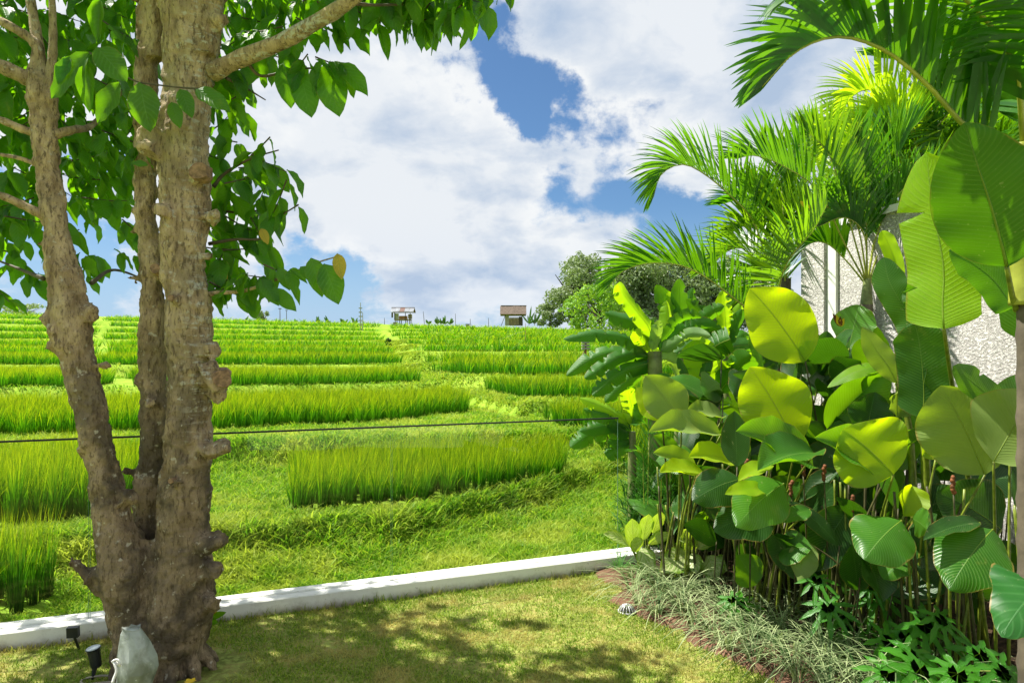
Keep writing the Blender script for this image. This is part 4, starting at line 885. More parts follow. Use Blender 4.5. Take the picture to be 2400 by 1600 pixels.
# ------------------------------------------------------------ banana plant beyond the kerb
def banana(name, loc, label, leafdefs, Ystem=None, stemdef=None):
    r = empty(name, loc, label, 'banana plant')
    if stemdef:
        mbx = MB(); a, b, w0, w1 = stemdef; c = cat_rom([a, (a+b)/2, b], 12); mbx.tube(c, [w0+(w1-w0)*i/11 for i in range(12)], 12, jit=.08); mbx.build('pseudostem', M['pseudo'], r, origin=r.location, smooth=True)
    for pts, Wd, m, kw in leafdefs: curved_leaf(r, pts, Wd, m, **kw)
    return r
def curved_leaf(r, pts, Wd, m, roll=0.0, tears=6, cup=-.25, prof='banana', name='leaf', ny=44, nx=6, rib=True, ripple=.03, nh=None):
    """leaf along an arbitrary curve of 3D points from stalk to tip"""
    c = cat_rom(pts, ny+1); V = []; UV = []; pr = PROF[prof]; rp = random.uniform(0, 6); RO = r.location; tear = {}
    for k in range(tears): tear[(random.randint(3, ny-3), random.choice((0, 1)))] = random.uniform(.1, .7)
    mid = []
    for i in range(ny+1):
        f = i/ny; T = (c[min(i+1, ny)]-c[max(i-1, 0)]).normalized(); view = (Vector((0, 0, EYE))-c[i]).normalized() if nh is None else Vector(nh).normalized()
        S = T.cross(view)
        if S.length < .08: S = T.cross(Vector((0, 0, 1)))
        S.normalize(); N = S.cross(T); q = Matrix.Rotation(roll, 3, T); S = q @ S; N = q @ N
        wv = max(pr(f), .006)*Wd/2; mid.append(c[i]-N*.002)
        for j in range(nx+1):
            s = (j/nx-.5)*2; e = abs(s); ss = s; tr = tear.get((i, 0 if s < 0 else 1))
            if tr is not None and e > tr: ss = (tr+(e-tr)*.1)*(1 if s > 0 else -1)
            off = cup*wv*e**1.3+ripple*Wd*math.sin(f*23+rp+s)*e*e
            V.append(c[i]+S*ss*wv*math.cos(abs(cup)*.6)+N*off); UV.append(((s+1)/2, f))
    Fc = np.array([(i*(nx+1)+j, i*(nx+1)+j+1, (i+1)*(nx+1)+j+1, (i+1)*(nx+1)+j) for i in range(ny) for j in range(nx)])
    o = build(name, V, Fc, m, r, uv=UV, origin=RO)
    if rib:
        rb = MB(); rb.tube(mid[::4], [max(.0018, Wd*.017)*(1-.85*i/(len(mid[::4])-1)) for i in range(len(mid[::4]))], 5); rb.build('midrib', M['ribm'], o, origin=RO, smooth=True)
    return o
def z5(x, y, Y): return P((1300+.3188*x)*.98, (600+.3188*y)*.98, Y)
Yb = 6.0
LD = []
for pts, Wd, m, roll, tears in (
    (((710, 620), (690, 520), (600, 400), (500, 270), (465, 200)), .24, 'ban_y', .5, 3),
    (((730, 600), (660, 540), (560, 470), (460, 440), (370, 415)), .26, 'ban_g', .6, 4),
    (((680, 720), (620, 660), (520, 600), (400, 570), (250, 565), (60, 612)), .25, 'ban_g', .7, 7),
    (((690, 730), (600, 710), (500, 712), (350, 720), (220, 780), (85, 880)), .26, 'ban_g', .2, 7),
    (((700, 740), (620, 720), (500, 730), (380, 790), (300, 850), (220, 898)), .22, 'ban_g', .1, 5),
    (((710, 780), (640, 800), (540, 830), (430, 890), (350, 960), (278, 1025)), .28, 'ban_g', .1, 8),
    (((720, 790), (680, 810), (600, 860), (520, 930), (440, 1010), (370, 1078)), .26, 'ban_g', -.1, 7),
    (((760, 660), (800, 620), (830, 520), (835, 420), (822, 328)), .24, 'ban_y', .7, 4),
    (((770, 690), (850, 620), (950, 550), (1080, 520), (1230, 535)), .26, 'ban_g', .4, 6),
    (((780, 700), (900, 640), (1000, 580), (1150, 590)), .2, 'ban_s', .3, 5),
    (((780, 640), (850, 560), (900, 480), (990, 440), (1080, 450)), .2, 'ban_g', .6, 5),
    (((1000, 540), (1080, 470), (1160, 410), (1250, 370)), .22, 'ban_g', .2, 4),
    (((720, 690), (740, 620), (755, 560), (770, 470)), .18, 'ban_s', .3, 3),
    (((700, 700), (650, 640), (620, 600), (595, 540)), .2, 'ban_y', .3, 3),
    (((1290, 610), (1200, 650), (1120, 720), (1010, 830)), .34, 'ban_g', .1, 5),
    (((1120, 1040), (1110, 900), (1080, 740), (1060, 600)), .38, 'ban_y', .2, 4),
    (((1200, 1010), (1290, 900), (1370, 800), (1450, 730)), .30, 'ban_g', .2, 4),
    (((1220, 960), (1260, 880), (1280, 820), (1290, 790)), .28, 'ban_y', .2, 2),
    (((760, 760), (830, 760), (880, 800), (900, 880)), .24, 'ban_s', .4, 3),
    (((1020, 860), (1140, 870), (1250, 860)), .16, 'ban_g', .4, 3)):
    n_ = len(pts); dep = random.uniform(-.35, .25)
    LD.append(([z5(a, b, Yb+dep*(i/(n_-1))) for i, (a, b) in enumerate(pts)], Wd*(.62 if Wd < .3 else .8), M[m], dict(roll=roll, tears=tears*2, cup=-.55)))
sb = z5(760, 1300, Yb); banana('banana_plant', (sb.x, Yb, .2), 'torn-leaved banana plant fanning out beyond the kerb in mid view', LD, None, (Vector((sb.x, Yb, .1)), z5(735, 700, Yb), .09, .06))
LD = []
for pts, Wd, m, roll in ((((560, 1300), (500, 1240), (400, 1240), (300, 1255), (185, 1285)), .22, 'ban_g', .3), (((560, 1290), (500, 1200), (400, 1130), (300, 1085), (185, 1045)), .2, 'ban_y', .6), (((560, 1300), (480, 1260), (380, 1170), (210, 1125)), .22, 'ban_g', .6),
                        (((570, 1320), (480, 1290), (300, 1300), (200, 1340), (115, 1405)), .24, 'ban_g', .1), (((560, 1360), (500, 1390), (440, 1430), (385, 1480)), .22, 'ban_g', .1), (((560, 1240), (570, 1130), (550, 1040), (540, 980)), .22, 'ban_y', .3), (((580, 1250), (640, 1130), (640, 1060)), .2, 'ban_g', .4),
                        (((560, 1350), (460, 1370), (395, 1370)), .14, 'ban_g', .3)):
    n_ = len(pts); LD.append(([z5(a, b, 5.7-.2*(i/(n_-1))) for i, (a, b) in enumerate(pts)], Wd*.65, M[m], dict(roll=roll, tears=9, cup=-.5)))
sb = z5(570, 1500, 5.7); banana('banana_plant', (sb.x, 5.7, .1), 'young banana plant with narrow drooping leaves at the end of the glass', LD, None, (Vector((sb.x, 5.7, 0)), z5(570, 1290, 5.7), .05, .03))

def banana_rand(u, vtop, Y, n, Lr, label, seed, mats=('ban_g', 'ban_d', 'ban_g', 'ban_y')):
    random.seed(seed); c = P(u, vtop, Y); LDx = []
    for k in range(n):
        a = k/n*6.283+random.uniform(-.3, .3); e = random.uniform(.25, 1.35); L_ = random.uniform(*Lr); h = Vector((math.cos(a)*math.cos(e), math.sin(a)*math.cos(e)*.6, math.sin(e)))
        pts = [c+h*L_*s+Vector((0, 0, -1))*L_*.55*math.cos(e)*s*s for s in (.08, .35, .65, 1.0)]
        LDx.append((pts, L_*random.uniform(.16, .24), M[random.choice(mats)], dict(roll=random.uniform(-.5, .7), tears=random.randint(3, 14), cup=random.uniform(-.6, -.2), ny=30)))
    banana('banana_plant', (c.x, Y, 0), label, LDx, None, (Vector((c.x, Y, 0)), c, .06, .04))
banana_rand(1560, 800, 6.6, 10, (.5, .8), 'banana plant close behind the torn-leaved one, half hidden by it', 51)
banana_rand(1670, 800, 6.3, 11, (.5, .85), 'banana plant between the torn-leaved one and the areca trunk', 52)
banana_rand(1760, 880, 5.9, 10, (.45, .75), 'low banana plant in the gap left of the highest calathea leaf', 53)
banana_rand(1600, 930, 5.8, 9, (.35, .6), 'low banana sucker behind the pale cupped calathea leaf', 54)
banana_rand(1950, 900, 5.2, 9, (.35, .5), 'dark banana sucker at the wall behind the brightest leaves', 55, ('ban_g', 'cal_d'))
# ------------------------------------------------------------ large leaved plants against the wall
LD = []
def bl(pts, Wd, m, roll=0.0, tears=0, cup=-.1, prof='banana', Y=3.0, dY=0.0, rip=.02):
    n_ = len(pts); LD.append(([P(a, b, Y+dY*i/(n_-1)) for i, (a, b) in enumerate(pts)], Wd, M[m], dict(roll=roll, tears=tears, cup=cup, prof=prof, ripple=rip, ny=36, nx=10)))
bl(((2312, 612), (2300, 560), (2275, 470), (2245, 380), (2215, 282)), .40, 'ban_d', Y=2.75, prof='oval', dY=-.15, cup=-.12)
bl(((2168, 755), (2165, 700), (2168, 620), (2155, 540), (2140, 460), (2128, 350)), .30, 'ban_y', Y=3.15, tears=2, dY=.1, cup=-.12)
bl(((2352, 780), (2340, 700), (2330, 600), (2325, 520), (2330, 470)), .15, 'ban_g', Y=3.0, tears=1)
bl(((2330, 705), (2310, 680), (2280, 640), (2230, 600), (2180, 575)), .16, 'ban_g', Y=3.0, roll=.5)
bl(((2350, 975), (2300, 930), (2240, 880), (2190, 840)), .14, 'cal_g', Y=3.25, roll=.5, tears=2)
r = banana('banana_plant', (2.12, 3.05, 0), 'large banana plant at right with a huge rounded leaf and a sunlit yellow-green leaf', LD)
for pts in (((2312, 612, 2.75), (2330, 700, 2.85), (2360, 800, 2.95), (2400, 1500, 3.0)), ((2168, 755, 3.15), (2190, 900, 3.45), (2240, 1200, 3.6), (2260, 1480, 3.6)), ((2352, 780, 3.0), (2385, 900, 3.0), (2400, 1500, 3.0)), ((2330, 705, 3.0), (2350, 800, 3.0), (2395, 1500, 3.05)), ((2350, 960, 3.25), (2390, 1100, 3.2), (2410, 1450, 3.1))): stem(r, pl(*pts), .009, .016)
LD = []
bl(((2120, 960), (2122, 900), (2118, 840), (2110, 780), (2100, 740)), .24, 'ban_d', Y=3.6, cup=-.05)
bl(((2105, 770), (2090, 730), (2060, 680), (2040, 640), (2030, 590)), .17, 'ban_d', Y=3.7, cup=-.2, dY=.1)
bl(((2090, 720), (2110, 700), (2110, 660), (2090, 640)), .17, 'ban_g', Y=3.65, prof='oval', cup=-.3)
bl(((2060, 640), (2055, 600), (2040, 560), (2025, 530)), .09, 'ban_y', Y=3.8, cup=-.5)
bl(((2060, 880), (2040, 840), (2010, 800), (1980, 750)), .15, 'cal_p', Y=3.9, roll=.4, prof='oval')
bl(((2110, 1010), (2108, 940), (2106, 870)), .16, 'ban_g', Y=3.9, roll=.2)
bl(((2050, 850), (2000, 845), (1950, 860), (1900, 890)), .09, 'ban_y', Y=4.0, roll=.5, prof='oval')
r = banana('banana_plant', (P(2110, 1400, 3.75).x, 3.75, 0), 'dark-leaved banana plant with a hanging broad leaf below the sunlit one', LD)
for pts in (((2105, 770, 3.7), (2120, 900, 3.75), (2125, 1200, 3.75), (2120, 1400, 3.75)), ((2120, 960, 3.6), (2130, 1100, 3.7), (2125, 1400, 3.75)), ((2060, 880, 3.9), (2090, 1000, 3.9), (2110, 1400, 3.8))): stem(r, pl(*pts), .012, .024)

# calathea clumps: (base px, tip px, width m, material, Y base, Y tip, roll, cup)
def calathea(loc, label, defs, extra=6):
    r = empty('calathea', loc, label, 'calathea'); r.location = loc; lx, ly = loc[0], loc[1]
    for i, (bu, bv, tu, tv, Wd, m, Y0, Y1, roll, cup) in enumerate(defs):
        b = P(bu, bv, Y0); tp = P(tu, tv, Y1)
        g = Vector((lx+random.uniform(-.16, .16), ly+random.uniform(-.12, .12), 0)); mid = (b+g)/2+Vector((0, 0, .12))+(g-b)*.18*Vector((1, 1, 0)).length*0
        mid.x = g.x+(b.x-g.x)*.35; mid.y = g.y+(b.y-g.y)*.35
        st = stem(r, [g, mid, b], .0085, .0050, M['stemy'] if random.random() < .7 else M['stemd'], 'stalk')
        big_leaf('leaf', b, tp, Wd, M[m], r, 'calathea', sag=(0, 0, .10), roll=roll+random.uniform(-.15, .15), cup=cup*1.5, ripple=.032, ny=24, nx=10)
    for k in range(extra):
        g = Vector((lx+random.uniform(-.22, .22), ly+random.uniform(-.16, .16), 0)); h = random.uniform(.5, .95); d = Vector((random.uniform(-.15, .15), random.uniform(-.1, .1), h))
        stem(r, [g, g+d*.5, g+d], .009, .006, M['stemd'] if k % 2 else M['stemy'], 'stalk')
    return r
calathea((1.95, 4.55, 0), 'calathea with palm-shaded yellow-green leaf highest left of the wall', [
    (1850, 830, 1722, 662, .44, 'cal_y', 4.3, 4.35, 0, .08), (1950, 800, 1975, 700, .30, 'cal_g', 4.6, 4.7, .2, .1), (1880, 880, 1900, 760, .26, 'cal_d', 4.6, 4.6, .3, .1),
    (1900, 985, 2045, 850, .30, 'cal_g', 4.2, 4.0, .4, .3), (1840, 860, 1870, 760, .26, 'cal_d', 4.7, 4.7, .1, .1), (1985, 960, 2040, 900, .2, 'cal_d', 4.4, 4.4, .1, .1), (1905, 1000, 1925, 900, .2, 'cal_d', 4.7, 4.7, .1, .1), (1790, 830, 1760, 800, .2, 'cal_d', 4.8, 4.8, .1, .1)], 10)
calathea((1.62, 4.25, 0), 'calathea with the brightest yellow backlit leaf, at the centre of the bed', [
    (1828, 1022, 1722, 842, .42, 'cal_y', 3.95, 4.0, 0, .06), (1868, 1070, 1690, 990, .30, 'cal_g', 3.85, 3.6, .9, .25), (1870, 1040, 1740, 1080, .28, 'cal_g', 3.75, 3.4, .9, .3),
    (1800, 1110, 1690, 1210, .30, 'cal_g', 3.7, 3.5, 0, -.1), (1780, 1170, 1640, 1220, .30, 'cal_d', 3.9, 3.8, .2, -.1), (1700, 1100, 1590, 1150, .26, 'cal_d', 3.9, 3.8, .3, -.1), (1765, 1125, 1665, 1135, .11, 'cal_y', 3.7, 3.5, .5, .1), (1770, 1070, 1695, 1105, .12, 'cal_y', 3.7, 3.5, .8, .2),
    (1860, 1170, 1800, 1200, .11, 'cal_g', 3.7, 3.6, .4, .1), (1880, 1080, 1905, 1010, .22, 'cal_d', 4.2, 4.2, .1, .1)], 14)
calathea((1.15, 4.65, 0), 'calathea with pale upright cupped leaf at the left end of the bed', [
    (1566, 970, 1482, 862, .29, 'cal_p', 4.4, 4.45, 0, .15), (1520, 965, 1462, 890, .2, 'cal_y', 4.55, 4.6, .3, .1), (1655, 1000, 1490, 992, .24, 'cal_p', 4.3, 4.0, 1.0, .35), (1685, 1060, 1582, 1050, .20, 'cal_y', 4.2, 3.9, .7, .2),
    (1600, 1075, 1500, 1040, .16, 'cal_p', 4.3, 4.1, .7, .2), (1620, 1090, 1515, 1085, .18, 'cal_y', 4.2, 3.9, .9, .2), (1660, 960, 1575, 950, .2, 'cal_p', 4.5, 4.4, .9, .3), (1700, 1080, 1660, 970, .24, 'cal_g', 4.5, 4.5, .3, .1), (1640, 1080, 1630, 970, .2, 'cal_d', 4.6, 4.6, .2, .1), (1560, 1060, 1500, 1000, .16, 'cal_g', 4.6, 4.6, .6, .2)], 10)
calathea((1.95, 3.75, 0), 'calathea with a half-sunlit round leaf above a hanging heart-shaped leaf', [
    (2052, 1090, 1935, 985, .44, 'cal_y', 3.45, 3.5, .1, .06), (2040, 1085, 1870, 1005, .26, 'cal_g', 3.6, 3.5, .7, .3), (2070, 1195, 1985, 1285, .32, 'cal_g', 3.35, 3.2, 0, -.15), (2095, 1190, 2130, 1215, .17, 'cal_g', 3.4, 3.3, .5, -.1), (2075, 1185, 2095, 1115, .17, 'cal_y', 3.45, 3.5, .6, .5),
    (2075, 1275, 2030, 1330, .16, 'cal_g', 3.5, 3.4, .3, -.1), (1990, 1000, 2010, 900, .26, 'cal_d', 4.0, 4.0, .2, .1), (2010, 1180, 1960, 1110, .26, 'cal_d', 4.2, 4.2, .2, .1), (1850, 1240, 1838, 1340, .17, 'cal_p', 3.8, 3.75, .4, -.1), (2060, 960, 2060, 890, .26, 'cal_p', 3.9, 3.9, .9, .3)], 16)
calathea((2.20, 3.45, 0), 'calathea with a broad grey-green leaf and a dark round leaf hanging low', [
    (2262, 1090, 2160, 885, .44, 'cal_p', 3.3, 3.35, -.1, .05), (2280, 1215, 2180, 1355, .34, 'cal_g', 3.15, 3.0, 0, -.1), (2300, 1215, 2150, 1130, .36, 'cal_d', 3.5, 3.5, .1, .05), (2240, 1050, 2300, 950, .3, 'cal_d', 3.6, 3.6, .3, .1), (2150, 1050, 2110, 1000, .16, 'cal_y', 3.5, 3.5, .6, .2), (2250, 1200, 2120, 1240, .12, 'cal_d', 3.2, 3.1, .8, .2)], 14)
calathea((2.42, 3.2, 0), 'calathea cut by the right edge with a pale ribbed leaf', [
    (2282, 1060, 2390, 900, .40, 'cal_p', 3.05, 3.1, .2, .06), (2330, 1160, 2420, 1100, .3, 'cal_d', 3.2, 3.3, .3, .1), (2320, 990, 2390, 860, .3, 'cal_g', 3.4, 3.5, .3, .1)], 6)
# dry flower spikes among the stalks
random.seed(9)
r = empty('flower_spikes', (1.7, 4.0, 0), 'dry reddish-brown flower spikes among the calathea stalks', 'flowers')
for u, v, Yd in ((1690, 1050, 4.1), (1893, 1100, 3.8), (1818, 1135, 3.9), (1845, 1090, 3.9), (1960, 1170, 3.7), (1715, 1085, 4.0), (2190, 1130, 3.3)):
    p = P(u, v, Yd); s = stem(r, [Vector((p.x+.03, p.y+.05, 0)), Vector((p.x+.02, p.y, p.z*.5)), p], .005, .004, M['stemd'], 'stalk'); mbf = MB()
    for k in range(6): mbf.ball((p.x+random.uniform(-.006, .006), p.y, p.z+k*.014), .011, 7, 5, (1, 1, 1.2), .3)
    mbf.build('spike', M['brown'], s, origin=r.location, smooth=True)
# elephant ear at the lower right corner
r = empty('elephant_ear', (2.25, 2.95, 0), 'green elephant-ear leaf with scalloped edge at the lower right corner', 'plant')
big_leaf('leaf', P(2400, 1345, 2.8), P(2300, 1462, 2.65), .30, M['colo'], r, 'heart', sag=(0, 0, .15), roll=.1, cup=-.1, ripple=.04); stem(r, [r.location, P(2420, 1450, 2.9), P(2400, 1340, 2.8)], .012, .007)
# variegated dumb cane at the end of the kerb
for (lx, ly), lab, ds in (((P(1480, 1300, 4.85).x, 4.85), 'variegated dumb cane with creamy upright leaves where the glass ends', ((1455, 1262, 1452, 1190, .12, .1), (1470, 1258, 1500, 1320, .14, .2), (1448, 1255, 1385, 1225, .10, .7), (1490, 1250, 1540, 1222, .10, .6), (1462, 1268, 1460, 1232, .10, .3), (1478, 1240, 1490, 1180, .11, .3), (1500, 1225, 1520, 1175, .10, .4))),
                          ((P(1590, 1330, 4.65).x, 4.65), 'variegated dumb cane with broad drooping leaves under the dark calathea', ((1588, 1275, 1515, 1312, .17, .1), (1590, 1270, 1600, 1318, .11, .2), (1625, 1275, 1650, 1335, .17, .1), (1590, 1262, 1570, 1215, .15, .5), (1600, 1260, 1640, 1225, .13, .5), (1640, 1290, 1670, 1310, .14, .4), (1600, 1250, 1560, 1240, .12, .8)))):
    r = empty('dumb_cane', (lx, ly, 0), lab, 'plant')
    for bu, bv, tu, tv, Wd, roll in ds:
        b = P(bu, bv, ly); big_leaf('leaf', b, P(tu, tv, ly-.12), Wd, M['dief'], r, 'oval', sag=(0, 0, .15), roll=roll, cup=.15, ripple=.03, ny=12, nx=6)
        stem(r, [Vector((lx+random.uniform(-.04, .04), ly, 0)), Vector((lx+(b.x-lx)*.5, ly, b.z*.6)), b], .007, .004)
# lobed philodendrons
def lobed(root, c, size, nrm, ang):
    n = 9; c = Vector(c); N = Vector(nrm).normalized(); X = Vector((math.cos(ang), 0, math.sin(ang))); X = (X-N*X.dot(N)).normalized(); Yv = N.cross(X); V = [c]; UV = [(.5, .5)]; m = 0
    for k in range(n):
        a = -2.5+5.0*k/(n-1); L_ = size*1.25*(.62+.38*math.cos(a*.55))*random.uniform(.85, 1.1); wv = size*.19
        d = X*math.cos(a)+Yv*math.sin(a); e = -X*math.sin(a)+Yv*math.cos(a)
        for f, w_, dr in ((.18, 1.5, 0), (.45, .75, .03), (.62, 1.15, .08), (.8, .75, .14), (1.0, .05, .22)):
            p = c+d*L_*f-Vector((0, 0, 1))*dr*L_; V += [p-e*wv*w_*.5, p+N*-.004, p+e*wv*w_*.5]; UV += [(.1, f), (.5, f), (.9, f)]
    Fc = []
    for k in range(n):
        b = 1+k*15; Fc += [(0, b, b+1), (0, b+1, b+2)]
        for j in range(4): q = b+j*3; Fc += [(q, q+3, q+4, q+1), (q+1, q+4, q+5, q+2)]
        if k < n-1: Fc.append((0, b+2, b+15))
    o = build('leaf', V, Fc, M['lobed'], root, uv=UV, origin=root.location); return o
random.seed(21)
for (u0, v0, Yd), lab, lv in (((1700, 1420, 4.1), 'small lobed philodendron leaf among the striped grass near the lawn', ((1701, 1388, .16), (1680, 1375, .10))),
                             ((1910, 1460, 3.7), 'lobed philodendron with bright leaves in front of the calathea stalks', ((1876, 1330, .12), (1901, 1392, .14), (1955, 1438, .17), (1930, 1410, .12))),
                             ((2020, 1440, 3.75), 'lobed philodendron standing up dark green between the stalks', ((2015, 1363, .16), (2000, 1345, .10))),
                             ((2110, 1520, 3.4), 'spreading lobed philodendron low at the right', ((2122, 1434, .18), (2038, 1471, .15), (2160, 1420, .14), (2080, 1460, .13))),
                             ((2130, 1600, 3.15), 'lobed philodendron at the bottom edge under the striped grass', ((2113, 1534, .19), (2090, 1500, .14), (2200, 1545, .17), (2040, 1545, .15), (2250, 1500, .16), (2300, 1540, .16)))):
    g = P(u0, v0, Yd); r = empty('philodendron', (g.x, Yd, 0), lab, 'plant')
    for u, v, s in lv:
        p = P(u, v, Yd-.05+random.uniform(-.08, .08)); lobed(r, p, s, (random.uniform(-.3, .3), -.65, .75), random.uniform(-2.2, -.9)); stem(r, [Vector((g.x+random.uniform(-.05, .05), Yd+.05, 0)), Vector(((p.x+g.x)/2, Yd+.04, p.z*.6)), p], .005, .003)
# striped lilyturf edging
random.seed(3); S = []; pts = []
for k in range(400):
    y = random.uniform(2.95, 4.70); x = float(bedx(y))+.07+abs(random.gauss(0, .42))
    if any((x-q[0])**2+(y-q[1])**2 < .016 for q in pts): continue
    if x/y < .80 and x < wx(y)-.2: pts.append((x, y, random.uniform(.30, .44)*(1 if x-bedx(y) < .7 else .8)))
for x, y, h in pts:
    k = random.randint(30, 42); a = rng.uniform(0, 2*math.pi, k); l = h*rng.uniform(.55, 1.05, k)
    bs = np.stack([x+np.cos(a)*.03, y+np.sin(a)*.03, np.full(k, .015)], 1)
    S.append(blades(bs, l*rng.uniform(.65, 1.0, k), rng.uniform(.006, .010, k), (np.stack([np.cos(a), np.sin(a)], 1)+np.array([-.25, -.2]))*l[:, None]*.85, 5, rng.uniform(.35, .95, k), ang=a+math.pi/2))
tag(blade_obj('lilyturf', M['lily'], S), 'cream-striped lilyturf grass edging the planting bed', 'grass', None, 'stuff')
S = []
for x, y, h in ((.80, 5.05, .25), (.95, 4.95, .28), (1.05, 4.82, .22), (.88, 4.86, .2), (1.2, 4.9, .25)):
    k = 44; a = rng.uniform(0, 2*math.pi, k); l = h*rng.uniform(.6, 1.1, k); bs = np.stack([x+np.cos(a)*.03, y+np.sin(a)*.03, np.full(k, .01)], 1)
    S.append(blades(bs, l*.8, rng.uniform(.005, .008, k), np.stack([np.cos(a), np.sin(a)], 1)*l[:, None]*.9, 5, rng.uniform(.3, .8, k), ang=a+math.pi/2))
tag(blade_obj('strap_grass', M['lilyg'], S), 'plain green strappy grass tufts at the end of the white kerb', 'grass', None, 'stuff')
# bushy dark bladed growth between banana and kerb
n = 9000; cx = rng.choice([1470, 1500, 1540, 1585, 1630, 1700, 1780], n)+rng.normal(0, 16, n); Yv = rng.uniform(5.35, 6.4, n); X = (cx-CX)/F*Yv; base = np.stack([X, Yv, rng.uniform(.1, .62, n)*rng.random(n)**.5], 1)
S = blades(base, rng.uniform(.10, .24, n), rng.uniform(.008, .016, n), rng.normal(0, .11, (n, 2)), 3, rng.uniform(.1, .6, n))
tag(blade_obj('leafy_undergrowth', M['fern'], [S]), 'dark fine-bladed undergrowth behind the kerb end below the banana', 'undergrowth', None, 'stuff')
r = empty('bamboo_stalks', (1.15, 5.1, 0), 'slender dark feathery stalks rising by the end of the glass', 'plant')
random.seed(8)
for u, vt, Yd in ((1490, 980, 5.2), (1520, 1000, 5.25), (1540, 1010, 5.3), (1590, 1060, 5.2), (1560, 960, 5.4), (1612, 1040, 5.3), (1475, 1040, 5.2)):
    p = P(u, vt, Yd); g = Vector((p.x+random.uniform(-.03, .05), Yd, 0)); frond(r, [g, g.lerp(p, .4), g.lerp(p, .75), p, p+Vector((-.10, -.03, .02))], 22, .17, .011, M['palm_d'], V=15, droop=.35, a0=55, a1=30, t0=.3, r=.004, nseg=3)
# low filler leaves deep in the bed, between stalks and wall
r = empty('calathea', (2.2, 4.9, 0), 'dark calathea leaves deep in the shade at the foot of the stucco wall', 'calathea')
random.seed(31)
for k in range(120):
    y = random.uniform(3.9, 5.7); x = random.uniform(1.3+.25*(y-3.9)*0, wx(y)-.2); z = random.uniform(.12, 1.05); b = Vector((x, y, z)); d = Vector((random.uniform(-.8, .8), random.uniform(-.6, .1), random.uniform(.1, .9))).normalized()*random.uniform(.2, .34)
    big_leaf('leaf', b, b+d, random.uniform(.15, .24), M['cal_d'] if k % 3 else M['cal_g'], r, 'calathea', sag=(0, 0, .1), roll=random.uniform(-.5, .5), cup=.1, ny=10, nx=6, rib=False); stem(r, [Vector((x, y+.05, 0)), Vector((x, y+.04, z*.5)), b], .006, .004, M['stemd'], 'stalk', 6, 5)

# ------------------------------------------------------------ huts and posts on the skyline
def hut(u, vb, Y, label, thatched):
    b = P(u, vb, Y); b.z = float(ground(b.x, Y))-.1 if False else P(u, vb, Y).z; r = empty('field_hut', b, label, 'hut'); O = r.location
    def bx(name, c, d, m, par=None, rot=None): q = MB(); q.box(Vector(c)+b, d, rot); return q.build(name, M[m], par or r, origin=O)
    if not thatched:
        for x in (-.95, -.35, .45, .95):
            for y in (-.7, .7): bx('leg', (x, y, .25), (.09, .09, .9), 'woodd')
        bx('floor', (0, 0, .42), (2.2, 1.6, .08), 'wood'); bx('side_wall', (-.78, -.72, .86), (.60, .05, .8), 'pale'); bx('board', (.12, -.73, .70), (1.15, .04, .46), 'woodr'); bx('board', (.95, -.73, .85), (.35, .04, .60), 'wood')
        bx('side_wall', (-1.07, 0, .9), (.05, 1.4, .85), 'pale'); bx('side_wall', (1.09, 0, .9), (.05, 1.4, .6), 'wood')
        for x in (-1.0, .42, 1.05): bx('post', (x, -.78, .95), (.08, .08, 1.1), 'woodd')
        Rm = Matrix.Rotation(R(28), 3, 'X'); Rb = Matrix.Rotation(R(-28), 3, 'X')
        for k in range(5): bx('roof_sheet', (-1.24+.62*k, -.62, 1.76+.01*(k % 2)), (.60, 1.25, .035), 'tin' if k != 2 else 'rust', None, Rm)
        for k in range(5): bx('roof_sheet', (-1.24+.62*k, .62, 1.76), (.60, 1.25, .035), 'rust', None, Rb)
        bx('eave_sheet', (.15, -1.25, 1.38), (2.9, .35, .04), 'tin', None, Matrix.Rotation(R(12), 3, 'X')); bx('ridge', (0, 0, 2.08), (3.1, .24, .10), 'rust')
        bx('hanging_cloth', (-1.35, -.7, 1.05), (.22, .05, .7), 'woodd')
    else:
        for x in (-.95, 1.05):
            for y in (-.6, .6): bx('post', (x, y, .9), (.09, .09, 1.8), 'woodd')
        bx('side_wall', (-.85, -.65, .65), (.5, .05, 1.3), 'pale'); bx('board', (.1, -.66, .50), (1.35, .04, .82), 'wood'); bx('board', (.85, -.67, .62), (.42, .04, 1.0), 'woodd'); bx('back_wall', (.1, .66, .5), (2.1, .04, .9), 'wood'); bx('shelf', (.1, -.1, 1.02), (1.5, .8, .06), 'pale')
        q = MB(); q.tube([Vector((-1.6, -.9, -.1))+b, Vector((-1.05, -.7, 1.3))+b], .04, 6); q.build('brace', M['woodd'], r, origin=O)
        rng2 = random.Random(4)
        for sgn in (-1, 1):
            for k in range(12):
                x = -1.55+k*.27; q = MB(); e = rng2.uniform(-.08, .08)
                q.box(Vector((x, sgn*.72, 1.92+e*.2))+b, (.29, 1.75+abs(e), .09), Matrix.Rotation(-sgn*R(40+e*20), 3, 'X')); q.build('thatch_strip', M['thatch'], r, origin=O)
        bx('ridge', (0, 0, 2.50), (3.2, .3, .12), 'thatch')
hut(926, 742, 92, 'small stilted field hut with patched tin roof on the skyline', False)
hut(1180, 748, 86, 'open field hut with brown thatched roof beside the far trees', True)
def post(u, v0, v1, Y, r_, m, label, name='pole', lean=0.0, cross=None):
    a = P(u, v0, Y); b = P(u+lean, v1, Y); e = empty(name, a, label, 'pole', 'poles standing in the far field'); q = MB(); q.tube([a, (a+b)/2+Vector((.01, 0, 0)), b], [r_, r_*.9, r_*.7], 7); q.build('shaft', M[m], e, origin=e.location)
    for f in cross or ():
        q = MB(); p = a.lerp(b, f); q.box(p, (r_*7, r_*1.4, r_*2)); q.build('crosspiece', M[m], e, origin=e.location)
